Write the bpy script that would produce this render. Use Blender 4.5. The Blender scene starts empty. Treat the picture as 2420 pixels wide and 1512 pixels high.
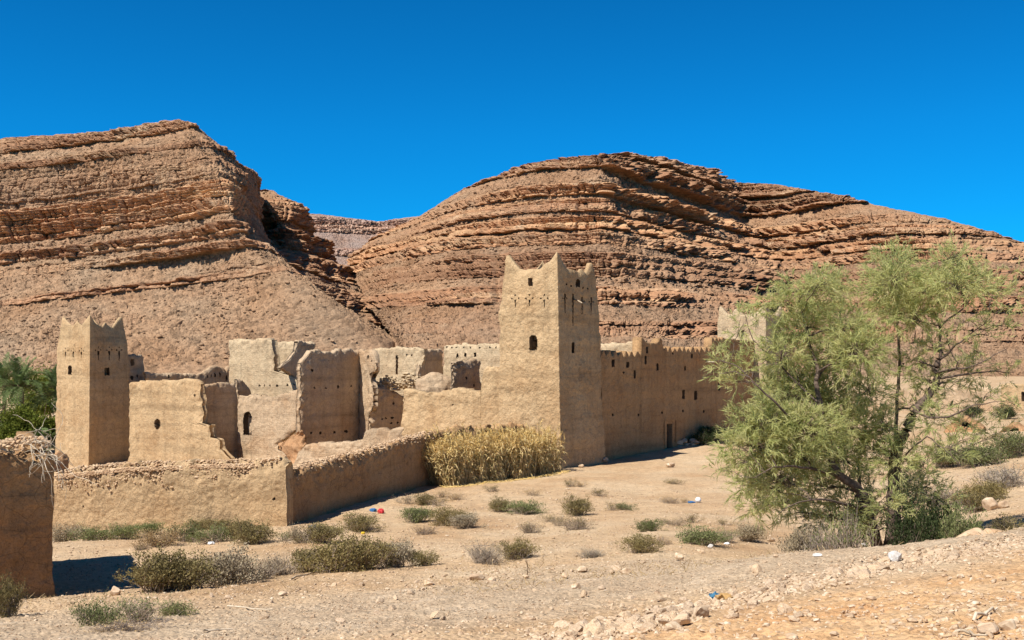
import bpy, math, random
import numpy as np
from mathutils import Vector

rng = np.random.default_rng(7)
random.seed(7)
S = bpy.context.scene
COL = S.collection
FX = 2595.0            # focal length in sketch pixels (sketch is 2420 x 1512)
CX, HY = 1210.0, 850.0 # optical centre column, horizon row
EYE = 6.1              # eye height above the flat in front of the kasbah
SUN_A, SUN_E = math.radians(41), math.radians(53)

# ------------------------------------------------------------------ helpers
def W(x, y, d):
    """sketch pixel at depth d -> world point"""
    return np.array([(x - CX) / FX * d, d, EYE + (HY - y) / FX * d])

def proj(P):
    return CX + FX * P[..., 0] / P[..., 1], HY - (P[..., 2] - EYE) / P[..., 1] * FX

def _hash(ix, iy, iz, seed):
    h = (ix.astype(np.uint32) * np.uint32(374761393) + iy.astype(np.uint32) * np.uint32(668265263)
         + iz.astype(np.uint32) * np.uint32(2147483647) + np.uint32((seed * 974711 + 12345) & 0xffffffff))
    h = (h ^ (h >> np.uint32(13))) * np.uint32(1274126177)
    h = (h ^ (h >> np.uint32(16))) * np.uint32(2246822519)
    h = h ^ (h >> np.uint32(15))
    return (h & np.uint32(0xffffff)).astype(np.float64) / float(0xffffff)

def h1(a, b=0, seed=0):
    a = np.asarray(a).astype(np.int64)
    b = np.asarray(b).astype(np.int64) + np.zeros_like(a)
    return _hash(a & 0xffffffff, b & 0xffffffff, np.zeros_like(a), seed)

def vnoise(P, seed=0):
    P = np.asarray(P, float)
    I = np.floor(P).astype(np.int64)
    f = P - I
    f = f * f * (3 - 2 * f)
    I = I & 0xffffffff
    out = 0
    for dx in (0, 1):
        wx = f[..., 0] if dx else 1 - f[..., 0]
        for dy in (0, 1):
            wy = f[..., 1] if dy else 1 - f[..., 1]
            for dz in (0, 1):
                wz = f[..., 2] if dz else 1 - f[..., 2]
                out = out + wx * wy * wz * _hash((I[..., 0] + dx) & 0xffffffff, (I[..., 1] + dy) & 0xffffffff,
                                                 (I[..., 2] + dz) & 0xffffffff, seed)
    return out * 2 - 1

def fbm(P, octv=4, seed=0, gain=0.5, lac=2.03):
    P = np.asarray(P, float)
    a, s, tot = 1.0, 0, 0
    for o in range(octv):
        s = s + a * vnoise(P, seed + o * 17)
        tot += a
        a *= gain
        P = P * lac
    return s / tot

def cell2(U, V, seed=0):
    """2D cellular noise: distance to nearest feature, and id hash of it"""
    iu, iv = np.floor(U).astype(np.int64), np.floor(V).astype(np.int64)
    best = np.full(U.shape, 9.0); bid = np.zeros(U.shape)
    for du in (-1, 0, 1):
        for dv in (-1, 0, 1):
            cu, cv = iu + du, iv + dv
            pu = cu + h1(cu, cv, seed); pv = cv + h1(cu, cv, seed + 1)
            dd = np.hypot(U - pu, V - pv)
            m = dd < best
            best = np.where(m, dd, best); bid = np.where(m, h1(cu, cv, seed + 2), bid)
    return best, bid

def sst(a, b, x):
    t = np.clip((x - a) / (b - a), 0, 1)
    return t * t * (3 - 2 * t)

def link(o, parent=None):
    COL.objects.link(o)
    if parent is not None:
        o.parent = parent
    return o

def tag(o, label=None, cat=None, group=None, kind=None):
    if label: o['label'] = label
    if cat: o['category'] = cat
    if group: o['group'] = group
    if kind: o['kind'] = kind
    return o

def thing(name, loc, label, cat, group=None):
    o = bpy.data.objects.new(name, None)
    o.empty_display_size = 0.3
    o.location = tuple(float(v) for v in loc)
    link(o)
    return tag(o, label, cat, group)

def mesh_obj(name, V, quads=None, tris=None, mat=None, parent=None, smooth=True, attrs=None, loc=None):
    V = np.asarray(V, float).reshape(-1, 3)
    if parent is not None:
        V = V - np.array(parent.location)
    if loc is not None:
        V = V - np.array(loc)
    me = bpy.data.meshes.new(name)
    nq = 0 if quads is None else len(quads)
    nt = 0 if tris is None else len(tris)
    idx = []
    if nq: idx.append(np.asarray(quads).reshape(-1))
    if nt: idx.append(np.asarray(tris).reshape(-1))
    idx = np.concatenate(idx).astype(np.int32)
    tot = np.concatenate([np.full(nq, 4, np.int32), np.full(nt, 3, np.int32)])
    start = np.concatenate([[0], np.cumsum(tot)[:-1]]).astype(np.int32)
    me.vertices.add(len(V)); me.vertices.foreach_set('co', V.astype(np.float32).reshape(-1))
    me.loops.add(len(idx)); me.loops.foreach_set('vertex_index', idx)
    me.polygons.add(len(tot)); me.polygons.foreach_set('loop_start', start)
    me.polygons.foreach_set('loop_total', tot)
    me.polygons.foreach_set('use_smooth', np.full(len(tot), bool(smooth)))
    if attrs:
        for k, a in attrs.items():
            at = me.attributes.new(k, 'FLOAT', 'POINT')
            at.data.foreach_set('value', np.asarray(a, np.float32).reshape(-1))
    me.update(calc_edges=True)
    if mat: me.materials.append(mat)
    o = bpy.data.objects.new(name, me)
    if loc is not None: o.location = tuple(float(v) for v in loc)
    return link(o, parent)

class MB:
    """collects pieces into one mesh"""
    def __init__(s): s.V = []; s.Q = []; s.T = []; s.n = 0
    def add(s, V, quads=None, tris=None):
        V = np.asarray(V, float).reshape(-1, 3)
        s.V.append(V)
        if quads is not None and len(quads): s.Q.append(np.asarray(quads) + s.n)
        if tris is not None and len(tris): s.T.append(np.asarray(tris) + s.n)
        s.n += len(V)
    def tube(s, pts, rad, sides=6):
        pts = np.asarray(pts, float); n = len(pts)
        rad = np.broadcast_to(np.asarray(rad, float), (n,))
        t = np.gradient(pts, axis=0); t /= np.linalg.norm(t, axis=1)[:, None] + 1e-9
        ref = np.where(np.abs(t[:, 2:3]) > .9, np.array([[1., 0, 0]]), np.array([[0, 0, 1.]]))
        a = np.cross(t, ref); a /= np.linalg.norm(a, axis=1)[:, None] + 1e-9
        b = np.cross(t, a)
        ang = np.linspace(0, 2 * np.pi, sides, endpoint=False)
        V = pts[:, None, :] + rad[:, None, None] * (a[:, None, :] * np.cos(ang)[None, :, None] + b[:, None, :] * np.sin(ang)[None, :, None])
        i, j = np.meshgrid(np.arange(n - 1), np.arange(sides), indexing='ij')
        j2 = (j + 1) % sides
        q = np.stack([i * sides + j, i * sides + j2, (i + 1) * sides + j2, (i + 1) * sides + j], -1).reshape(-1, 4)
        s.add(V.reshape(-1, 3), q)
        s.add(V[-1], None, [[0, k, k + 1] for k in range(1, sides - 1)])
    def ribbons(s, P, Wd):
        """P (n,k,3) centre lines, Wd (n,k,3) half-width vectors"""
        n, k, _ = P.shape
        V = np.stack([P - Wd, P + Wd], 2).reshape(-1, 3)
        base = (np.arange(n) * k * 2)[:, None] + (np.arange(k - 1) * 2)[None, :]
        q = np.stack([base, base + 1, base + 3, base + 2], -1).reshape(-1, 4)
        s.add(V, q)
    def box(s, c, size, rotz=0):
        c = np.array(c, float); h = np.array(size, float) / 2
        V = np.array([[x, y, z] for x in (-1, 1) for y in (-1, 1) for z in (-1, 1)], float) * h
        ca, sa = math.cos(rotz), math.sin(rotz)
        V = np.stack([V[:, 0] * ca - V[:, 1] * sa, V[:, 0] * sa + V[:, 1] * ca, V[:, 2]], 1) + c
        s.add(V, [[0, 1, 3, 2], [4, 6, 7, 5], [0, 4, 5, 1], [2, 3, 7, 6], [0, 2, 6, 4], [1, 5, 7, 3]])
    def build(s, name, mat, parent=None, smooth=True, loc=None):
        return mesh_obj(name, np.concatenate(s.V), np.concatenate(s.Q) if s.Q else None,
                        np.concatenate(s.T) if s.T else None, mat, parent, smooth, loc=loc)

# ------------------------------------------------------------------ materials
class NT:
    def __init__(s, name):
        s.m = bpy.data.materials.new(name); s.m.use_nodes = True
        s.t = s.m.node_tree; s.t.nodes.clear()
        s.out = s.n('ShaderNodeOutputMaterial')
    def n(s, typ, **kw):
        nd = s.t.nodes.new(typ)
        for k, v in kw.items():
            if hasattr(nd, k): setattr(nd, k, v)
            else: nd.inputs[k].default_value = v
        return nd
    def l(s, a, b): s.t.links.new(a, b)
    def pos(s, sc=(1, 1, 1), obj=False):
        if obj:
            g = s.n('ShaderNodeTexCoord').outputs['Object']
        else:
            g = s.n('ShaderNodeNewGeometry').outputs['Position']
        m = s.n('ShaderNodeMapping'); m.inputs['Scale'].default_value = sc
        s.l(g, m.inputs['Vector']); return m.outputs['Vector']
    def noise(s, vec, scale, detail=4, rough=.6):
        nd = s.n('ShaderNodeTexNoise'); nd.inputs['Scale'].default_value = scale
        nd.inputs['Detail'].default_value = detail; nd.inputs['Roughness'].default_value = rough
        s.l(vec, nd.inputs['Vector']); return nd.outputs['Fac']
    def vor(s, vec, scale, feature='F1'):
        nd = s.n('ShaderNodeTexVoronoi'); nd.feature = feature; nd.inputs['Scale'].default_value = scale
        s.l(vec, nd.inputs['Vector']); return nd.outputs
    def ramp(s, fac, stops):
        nd = s.n('ShaderNodeValToRGB'); e = nd.color_ramp.elements
        while len(e) < len(stops): e.new(.5)
        for i, (p, c) in enumerate(stops):
            e[i].position = p; e[i].color = (c[0], c[1], c[2], 1) if hasattr(c, '__len__') else (c, c, c, 1)
        s.l(fac, nd.inputs['Fac']); return nd.outputs['Color']
    def mix(s, fac, a, b, mode='MIX'):
        nd = s.n('ShaderNodeMix'); nd.data_type = 'RGBA'; nd.blend_type = mode
        for sock, v in ((nd.inputs[0], fac), (nd.inputs[6], a), (nd.inputs[7], b)):
            if isinstance(v, (int, float)): sock.default_value = v
            elif isinstance(v, tuple): sock.default_value = (*v, 1)
            else: s.l(v, sock)
        return nd.outputs[2]
    def math(s, op, a, b=0.0):
        nd = s.n('ShaderNodeMath'); nd.operation = op
        for i, v in enumerate((a, b)):
            if isinstance(v, (int, float)): nd.inputs[i].default_value = v
            else: s.l(v, nd.inputs[i])
        return nd.outputs[0]
    def attr(s, name):
        return s.n('ShaderNodeAttribute', attribute_name=name).outputs['Fac']
    def bump(s, h, strength, dist, prev=None):
        nd = s.n('ShaderNodeBump'); nd.inputs['Strength'].default_value = strength
        nd.inputs['Distance'].default_value = dist
        s.l(h, nd.inputs['Height'])
        if prev is not None: s.l(prev, nd.inputs['Normal'])
        return nd.outputs['Normal']
    def finish(s, col, normal=None, rough=.95, transl=0, spec=.1):
        b = s.n('ShaderNodeBsdfPrincipled'); b.inputs['Roughness'].default_value = rough
        b.inputs['Specular IOR Level'].default_value = spec
        if isinstance(col, tuple): b.inputs['Base Color'].default_value = (*col, 1)
        else: s.l(col, b.inputs['Base Color'])
        if normal is not None: s.l(normal, b.inputs['Normal'])
        o = b.outputs[0]
        if transl:
            t = s.n('ShaderNodeBsdfTranslucent')
            if isinstance(col, tuple): t.inputs['Color'].default_value = (*col, 1)
            else: s.l(col, t.inputs['Color'])
            mx = s.n('ShaderNodeMixShader'); mx.inputs[0].default_value = transl
            s.l(b.outputs[0], mx.inputs[1]); s.l(t.outputs[0], mx.inputs[2]); o = mx.outputs[0]
        s.l(o, s.out.inputs['Surface'])
        return s.m

def scale_c(c, k): return tuple(v * k for v in c)

def mud_mat(name, base, warm, k=1.0, lifts=1.0, courses=0.0):
    t = NT(name); p = t.pos()
    big = t.noise(p, .35, 5, .6)
    c = t.ramp(big, [(.3, scale_c(warm, k)), (.52, scale_c(base, k)), (.72, scale_c(base, k * 1.1))])
    st = t.noise(t.pos((1.6, 1.6, .12)), 1.3, 5, .65)          # rain streaks
    c = t.mix(.55, c, t.ramp(st, [(.3, .62), (.5, .95), (.7, 1.08)]), 'MULTIPLY')
    ban = t.noise(t.pos((.08, .08, 1.5)), 1.2, 3, .6)          # pise lifts
    c = t.mix(.7 * lifts, c, t.ramp(ban, [(.32, .7), (.48, 1.0), (.7, 1.1)]), 'MULTIPLY')
    mid = t.noise(p, 3.2, 6, .7)
    c = t.mix(.6, c, t.ramp(mid, [(.3, .72), (.5, 1.0), (.7, 1.12)]), 'MULTIPLY')
    fine = t.noise(p, 24, 4, .75)
    c = t.mix(.85, c, t.ramp(fine, [(.3, .6), (.5, 1.0), (.72, 1.25)]), 'MULTIPLY')
    n = t.bump(mid, .6, .08)
    pit = t.vor(p, 9.0)['Distance']
    n = t.bump(pit, .35, .06, n)
    n = t.bump(fine, .9, .05, n)
    cr = t.vor(t.mix(.12, p, t.n('ShaderNodeTexNoise', Scale=2.0).outputs['Color']), 2.3, 'DISTANCE_TO_EDGE')['Distance']
    crk = t.ramp(cr, [(0, 0.0), (.025, 1.0)])
    c = t.mix(.35, c, crk, 'MULTIPLY')
    if courses:
        co = t.n('ShaderNodeTexWave', wave_type='BANDS', bands_direction='Z')
        co.inputs['Scale'].default_value = 1.9; co.inputs['Distortion'].default_value = 5; co.inputs['Detail'].default_value = 5
        t.l(t.pos((.3, .3, 1)), co.inputs['Vector'])
        n = t.bump(co.outputs['Fac'], .3 * courses, .03, n)
    return t.finish(c, n)

MUD = (.505, .347, .188); WARM = (.45, .285, .143)
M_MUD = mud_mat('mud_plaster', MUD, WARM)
M_MUD_SHADE = mud_mat('mud_plaster_shade_tint', (.43, .26, .125), (.40, .215, .095))  # redder copy of the mud for shaded walls, browner shade put into the colour
M_PALE = mud_mat('pale_mud_brick', (.53, .395, .24), (.49, .345, .20), courses=.35, lifts=.5)
M_RUIN = mud_mat('weathered_mud_wall', (.48, .345, .215), (.44, .28, .155), courses=.35)
M_DARK = mud_mat('opening_shade_earth', (.12, .08, .05), (.10, .06, .035))  # near-black earth, the shade inside deep openings put into the colour
M_INNER = mud_mat('opening_earth', (.32, .22, .13), (.28, .18, .10))  # darker than the walls, part of the openings' shade is in this colour
M_RED = mud_mat('crumbled_red_earth', (.46, .26, .13), (.42, .22, .10))

def speckle(name, stops, scale, obj=False, rough=.95, transl=0, bump=0, detail=5, rnd=.0):
    t = NT(name); p = t.pos(obj=obj)
    f = t.noise(p, scale, detail, .65)
    c = t.ramp(f, stops)
    if rnd:
        oi = t.n('ShaderNodeObjectInfo').outputs['Random']
        c = t.mix(rnd, c, t.ramp(oi, [(0, (.55, .5, .42)), (.5, (1, 1, 1)), (1, (1.25, 1.15, .95))]), 'MULTIPLY')
    n = t.bump(f, .6, bump) if bump else None
    return t.finish(c, n, rough, transl)

M_STONE = speckle('limestone', [(.3, (.28, .18, .11)), (.46, (.43, .30, .185)), (.58, (.52, .395, .26)), (.72, (.60, .49, .36))], 11, bump=.02, detail=2)
M_STONE2 = speckle('field_stone', [(.3, (.36, .24, .15)), (.5, (.52, .38, .25)), (.7, (.60, .48, .34))], 5, obj=True, bump=.03, rnd=.4)
M_WHITE_ST = speckle('white_quartz_stone', [(.35, (.42, .37, .31)), (.6, (.64, .61, .56))], 8, obj=True, bump=.02)
M_RUB = speckle('mud_rubble', [(.3, (.36, .22, .12)), (.5, (.50, .34, .20)), (.7, (.60, .45, .29))], 2.5, bump=.03)
M_BARK = speckle('tamarisk_bark', [(.3, (.06, .04, .03)), (.6, (.16, .115, .085)), (.8, (.24, .18, .14))], 14, bump=.02)
M_TWIG = speckle('dry_twigs', [(.3, (0.204, 0.150, 0.108)), (.6, (0.396, 0.312, 0.240))], 9, obj=True, rnd=.3)
M_TWIGG = speckle('grey_twigs', [(.3, (.20, .15, .11)), (.6, (.40, .33, .25))], 9, obj=True)
M_LEAF = speckle('tamarisk_needles', [(.28, (.24, .28, .09)), (.45, (.48, .49, .19)), (.58, (.59, .56, .245)), (.72, (.68, .60, .33))], 2.6, transl=.55, detail=7)
M_SHR = [speckle('saltbush_olive', [(.3, (.10, .08, .032)), (.5, (.23, .185, .075)), (.7, (.40, .325, .16))], 7, obj=True, transl=.25, rnd=.5),
         speckle('saltbush_green', [(.3, (.08, .095, .035)), (.5, (.18, .195, .075)), (.7, (.33, .325, .15))], 7, obj=True, transl=.25, rnd=.4),
         speckle('saltbush_grey', [(.3, (.19, .15, .09)), (.5, (.34, .275, .175)), (.7, (.48, .40, .28))], 7, obj=True, transl=.2, rnd=.4),
         speckle('saltbush_dry', [(.3, (0.260, 0.169, 0.078)), (.5, (0.442, 0.312, 0.156)), (.7, (0.598, 0.468, 0.273))], 7, obj=True, transl=.2, rnd=.4),
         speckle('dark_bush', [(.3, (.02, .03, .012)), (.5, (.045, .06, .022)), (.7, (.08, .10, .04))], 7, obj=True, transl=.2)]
M_PALM = speckle('palm_leaflets', [(.3, (.045, .08, .02)), (.5, (.115, .16, .05)), (.7, (.27, .31, .15))], 3, transl=.25)
M_BUSHG = speckle('lush_bush_leaves', [(.3, (.04, .06, .01)), (.5, (.12, .145, .022)), (.7, (.27, .27, .05))], 1.6, transl=.3)
M_PTRUNK = speckle('palm_trunk_fibre', [(.3, (.09, .06, .035)), (.7, (.22, .16, .10))], 6)
M_STRAW = speckle('maize_leaves', [(.27, (.19, .165, .06)), (.42, (.44, .34, .14)), (.58, (.68, .50, .24)), (.75, (.82, .67, .40))], 4.2, transl=.25, detail=7)
M_TASS = speckle('maize_tassels', [(.3, (.54, .35, .11)), (.5, (.70, .49, .18)), (.7, (.80, .62, .31))], 4, transl=.25)
M_WOOD = speckle('old_wood', [(.3, (.26, .19, .12)), (.7, (.5, .40, .28))], 12)
M_STICK = speckle('bleached_stick', [(.3, (.42, .33, .22)), (.7, (.66, .56, .42))], 12)
M_DOOR = speckle('old_plank_door', [(.3, (.035, .025, .018)), (.7, (.085, .06, .04))], 9)
def plain(name, c, rough=.6): return NT(name).finish(c, None, rough, spec=.3)
M_WHITE = speckle('dull_white_plastic', [(.3, (.62, .61, .58)), (.6, (.80, .80, .78))], 10, rough=.5)
M_BLUE = plain('blue_plastic', (.03, .13, .30)); M_REDP = plain('red_plastic', (.55, .035, .04))
M_NAVY = plain('dark_blue_plastic', (.06, .09, .16)); M_TEAL = plain('blue_cloth', (.05, .15, .23), .9); M_BROWNC = plain('brown_cloth', (.4, .24, .09), .9)

# ------------------------------------------------------------------ ground heights
_cols = {
    -1500: [(3, 2.7), (11, 3.0), (19, 4.3), (22, 4.9), (30, 5.8), (40, 6.6), (46, 7.0), (85, 8.8)],
    0:    [(3, 2.6), (11.4, 2.9), (18.9, 4.3), (22.3, 4.9), (30, 5.7), (40, 6.5), (44, 6.8), (60, 7.2), (85, 8.6)],
    130:  [(3, 2.6), (11.4, 2.9), (18, 4.1), (23, 5.0), (30, 5.7), (40, 6.5), (43, 6.75), (60, 7.2), (85, 8.6)],
    400:  [(3, 2.6), (11.4, 2.9), (16.7, 3.8), (24.5, 5.0), (33.4, 5.85), (41.5, 6.4), (60, 6.9), (80, 8.0)],
    700:  [(3, 2.5), (11, 2.8), (15.4, 3.5), (22.5, 4.6), (29.8, 5.4), (40.6, 6.1), (60, 6.5), (78, 7.2)],
    1000: [(3, 2.3), (10.2, 2.6), (14.1, 3.2), (20.6, 4.2), (28.7, 5.2), (40, 6.0), (70, 6.4)],
    1300: [(3, 2.15), (9.4, 2.4), (12.8, 2.9), (18.1, 3.7), (26, 4.7), (37, 5.7), (48, 6.1), (64, 6.1), (80, 6.1)],
    1600: [(3, 2.0), (8.6, 2.2), (11.4, 2.6), (15.2, 3.1), (23.2, 4.2), (33.5, 5.3), (44.5, 6.0), (62, 6.1), (72, 6.0), (80, 5.7)],
    1900: [(3, 1.85), (7.8, 2.0), (11.3, 2.4), (15.1, 2.8), (19.1, 3.2), (23, 4.5), (30, 5.3), (40, 5.8), (60, 6.0), (80, 5.7)],
    2070: [(3, 1.8), (7.4, 1.9), (10.6, 2.25), (14.9, 2.7), (17.6, 2.95), (20.5, 4.3), (24, 4.6), (30, 5.0), (40, 5.5), (60, 5.7), (100, 5.4)],
    2250: [(3, 1.75), (7, 1.8), (9.9, 2.1), (14.4, 2.5), (17.3, 2.75), (20, 4.0), (24, 4.35), (30, 4.5), (40, 4.9), (60, 5.2), (100, 5.1)],
    2420: [(3, 1.7), (7, 1.75), (9.4, 2.0), (13.6, 2.35), (18.3, 2.7), (21, 3.6), (30, 4.0), (40, 4.3), (60, 4.7), (100, 4.8)],
    3600: [(3, 1.65), (7, 1.7), (9.4, 1.9), (13.6, 2.2), (18.3, 2.5), (22, 3.0), (30, 3.4), (60, 4.3), (100, 4.7)]}
_U = np.arange(-1500, 3601, 30.0)
_LD = np.arange(math.log(3), math.log(9000), .02)
_T = np.zeros((len(_cols), len(_LD)))
for _i, (_k, _v) in enumerate(sorted(_cols.items())):
    _v = _v + [(150, 6.1), (9000, 6.1)]
    _T[_i] = np.interp(np.exp(_LD), [a for a, b in _v], [b for a, b in _v])
_TF = np.stack([np.interp(_U, sorted(_cols), _T[:, j]) for j in range(len(_LD))], 1)
for _ in range(5):
    _TF[1:-1] = (_TF[:-2] + 2 * _TF[1:-1] + _TF[2:]) / 4
for _ in range(4):
    _TF[:, 1:-1] = (_TF[:, :-2] + 2 * _TF[:, 1:-1] + _TF[:, 2:]) / 4

def gh(X, Y):
    X = np.asarray(X, float); Y = np.maximum(np.asarray(Y, float), 3.0)
    u = np.clip((CX + FX * X / Y + 1500) / 30, 0, len(_U) - 1.001)
    v = np.clip((np.log(Y) - math.log(3)) / .02, 0, len(_LD) - 1.001)
    i, j = u.astype(int), v.astype(int); fu, fv = u - i, v - j
    h = (_TF[i, j] * (1 - fu) * (1 - fv) + _TF[i + 1, j] * fu * (1 - fv) + _TF[i, j + 1] * (1 - fu) * fv + _TF[i + 1, j + 1] * fu * fv)
    P = np.stack([X, Y, np.zeros_like(X)], -1)
    near = np.clip(Y / 25, .35, 1.3)
    return EYE - h + fbm(P * .33, 3, 5) * .11 * near + fbm(P * 1.7, 3, 9) * .035

_dscan = np.exp(np.arange(math.log(5), math.log(160), .004))
def gpx(x, y):
    """first ground point under sketch pixel"""
    X = (x - CX) / FX * _dscan
    r = HY + (EYE - gh(X, _dscan)) / _dscan * FX
    k = np.argmax(r <= y)
    return np.array([X[k], _dscan[k], gh(X[k:k + 1], _dscan[k:k + 1])[0]])
def gd(x, d):
    X = (x - CX) / FX * d
    return np.array([X, d, float(gh(np.array([X]), np.array([d]))[0])])

# ------------------------------------------------------------------ ground sheet
def build_ground():
    dense = np.linspace(-31, 31, 1100)
    ang = np.concatenate([[-88.5, -86, -80, -70, -60, -50, -42, -36], dense, [36, 42, 50, 60, 70, 80, 86, 88.5]])
    Y = np.concatenate([np.exp(np.linspace(math.log(3), math.log(6), 25))[:-1],
                        np.exp(np.linspace(math.log(6), math.log(70), 620))[:-1],
                        np.exp(np.linspace(math.log(70), math.log(450), 130))[:-1],
                        np.array([450, 700, 1200, 2500, 5000, 9000])])
    A, D = np.meshgrid(np.tan(np.radians(ang)), Y, indexing='ij')
    X = A * D
    Z = gh(X, D)
    P = np.stack([X, D, np.zeros_like(X)], -1)
    xs, ys = CX + FX * A, HY + (EYE - Z) / D * FX
    # masks of real ground types, laid out on the terrain
    wob = fbm(P * .5, 3, 31) * 35 + fbm(P * 2.2, 2, 33) * 12
    yr = np.interp(xs, [-400, 300, 700, 1100, 1500, 1900, 2300, 2700], [1530, 1500, 1468, 1425, 1368, 1318, 1264, 1215])
    road = sst(75, 25, np.abs(ys - yr + wob * .7)) * (D < 24)
    yb = np.interp(xs, [900, 1300, 1500, 1800, 2100, 2420, 2800], [1640, 1525, 1480, 1405, 1335, 1285, 1240])
    orange = sst(0, 55, ys - yb - 12 + wob) * (xs > 600)
    berm = np.exp(-((ys - yb) / 22.) ** 2) * sst(1200, 1500, xs) * (D < 24)
    pebb, pid = cell2(X * 9, D * 9, 3)
    fade = np.clip(1.6 - D / 28, 0, 1)
    Z = Z + fade * np.clip(.42 - pebb, 0, 1) * .06 * (pid > .45) + fade * .02 * fbm(P * 6, 2, 41)
    for off in (-26, 24):                                         # wheel ruts
        Z = Z - .035 * np.exp(-((ys - yr - off - fbm(P * .25, 2, 71) * 8) / 9.) ** 2) * road
    V = np.stack([X, D, Z], -1)
    nu, nv = X.shape
    i, j = np.meshgrid(np.arange(nu - 1), np.arange(nv - 1), indexing='ij')
    q = np.stack([i * nv + j, (i + 1) * nv + j, (i + 1) * nv + j + 1, i * nv + j + 1], -1).reshape(-1, 4)
    V = V.reshape(-1, 3); road = road.reshape(-1); orange = orange.reshape(-1)
    # the sheet goes on behind the camera
    first = np.arange(nu) * nv
    back = V[first].copy(); back[:, 1] = -120
    b0 = len(V)
    q2 = np.stack([first[:-1], b0 + np.arange(nu - 1), b0 + 1 + np.arange(nu - 1), first[1:]], -1)
    V = np.concatenate([V, back]); road = np.concatenate([road, np.zeros(nu)]); orange = np.concatenate([orange, np.ones(nu)])
    t = NT('dry_dirt'); p = t.pos()
    big = t.noise(p, .22, 5, .6)
    c = t.ramp(big, [(.3, (.40, .25, .13)), (.5, (.48, .33, .19)), (.7, (.52, .385, .24))])
    c = t.mix(t.attr('orange'), c, t.ramp(t.noise(p, .9, 5, .65), [(.3, (.50, .265, .115)), (.5, (.55, .335, .165)), (.72, (.58, .41, .24))]))
    c = t.mix(t.math('MULTIPLY', t.attr('road'), .85), c, t.ramp(t.noise(p, 1.3, 5, .65), [(.3, (.38, .27, .17)), (.55, (.46, .345, .225)), (.75, (.51, .40, .28))]))
    mid = t.noise(p, 2.7, 6, .7)
    c = t.mix(.75, c, t.ramp(mid, [(.3, .72), (.5, .97), (.7, 1.12)]), 'MULTIPLY')
    v = t.vor(p, 16)
    c = t.mix(.55, c, t.ramp(v['Color'], [(0, .6), (.5, 1.0), (1, 1.2)]), 'MULTIPLY')
    fine = t.noise(p, 38, 4, .75)
    c = t.mix(.7, c, t.ramp(fine, [(.3, .58), (.5, 1.0), (.72, 1.2)]), 'MULTIPLY')
    n = t.bump(mid, .6, .10); n = t.bump(t.math('SUBTRACT', 1.0, v['Distance']), .55, .035, n); n = t.bump(fine, .6, .02, n)
    o = mesh_obj('ground', V, np.concatenate([q, q2]), None, t.finish(c, n), None, True, {'road': road, 'orange': orange})
    tag(o, kind='structure')
build_ground()

# ------------------------------------------------------------------ mountains
def catmull(K, tt):
    """K (n,m) control rows at integer params, evaluated at tt"""
    n = len(K); i = np.clip(np.floor(tt).astype(int), 0, n - 2); f = (tt - i)[:, None]
    p0 = K[np.maximum(i - 1, 0)]; p1 = K[i]; p2 = K[i + 1]; p3 = K[np.minimum(i + 2, n - 1)]
    cr = .5 * ((2 * p1) + (-p0 + p2) * f + (2 * p0 - 5 * p1 + 4 * p2 - p3) * f ** 2 + (-p0 + 3 * p1 - 3 * p2 + p3) * f ** 3)
    return .35 * cr + .65 * (p1 * (1 - f) + p2 * f)

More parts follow.
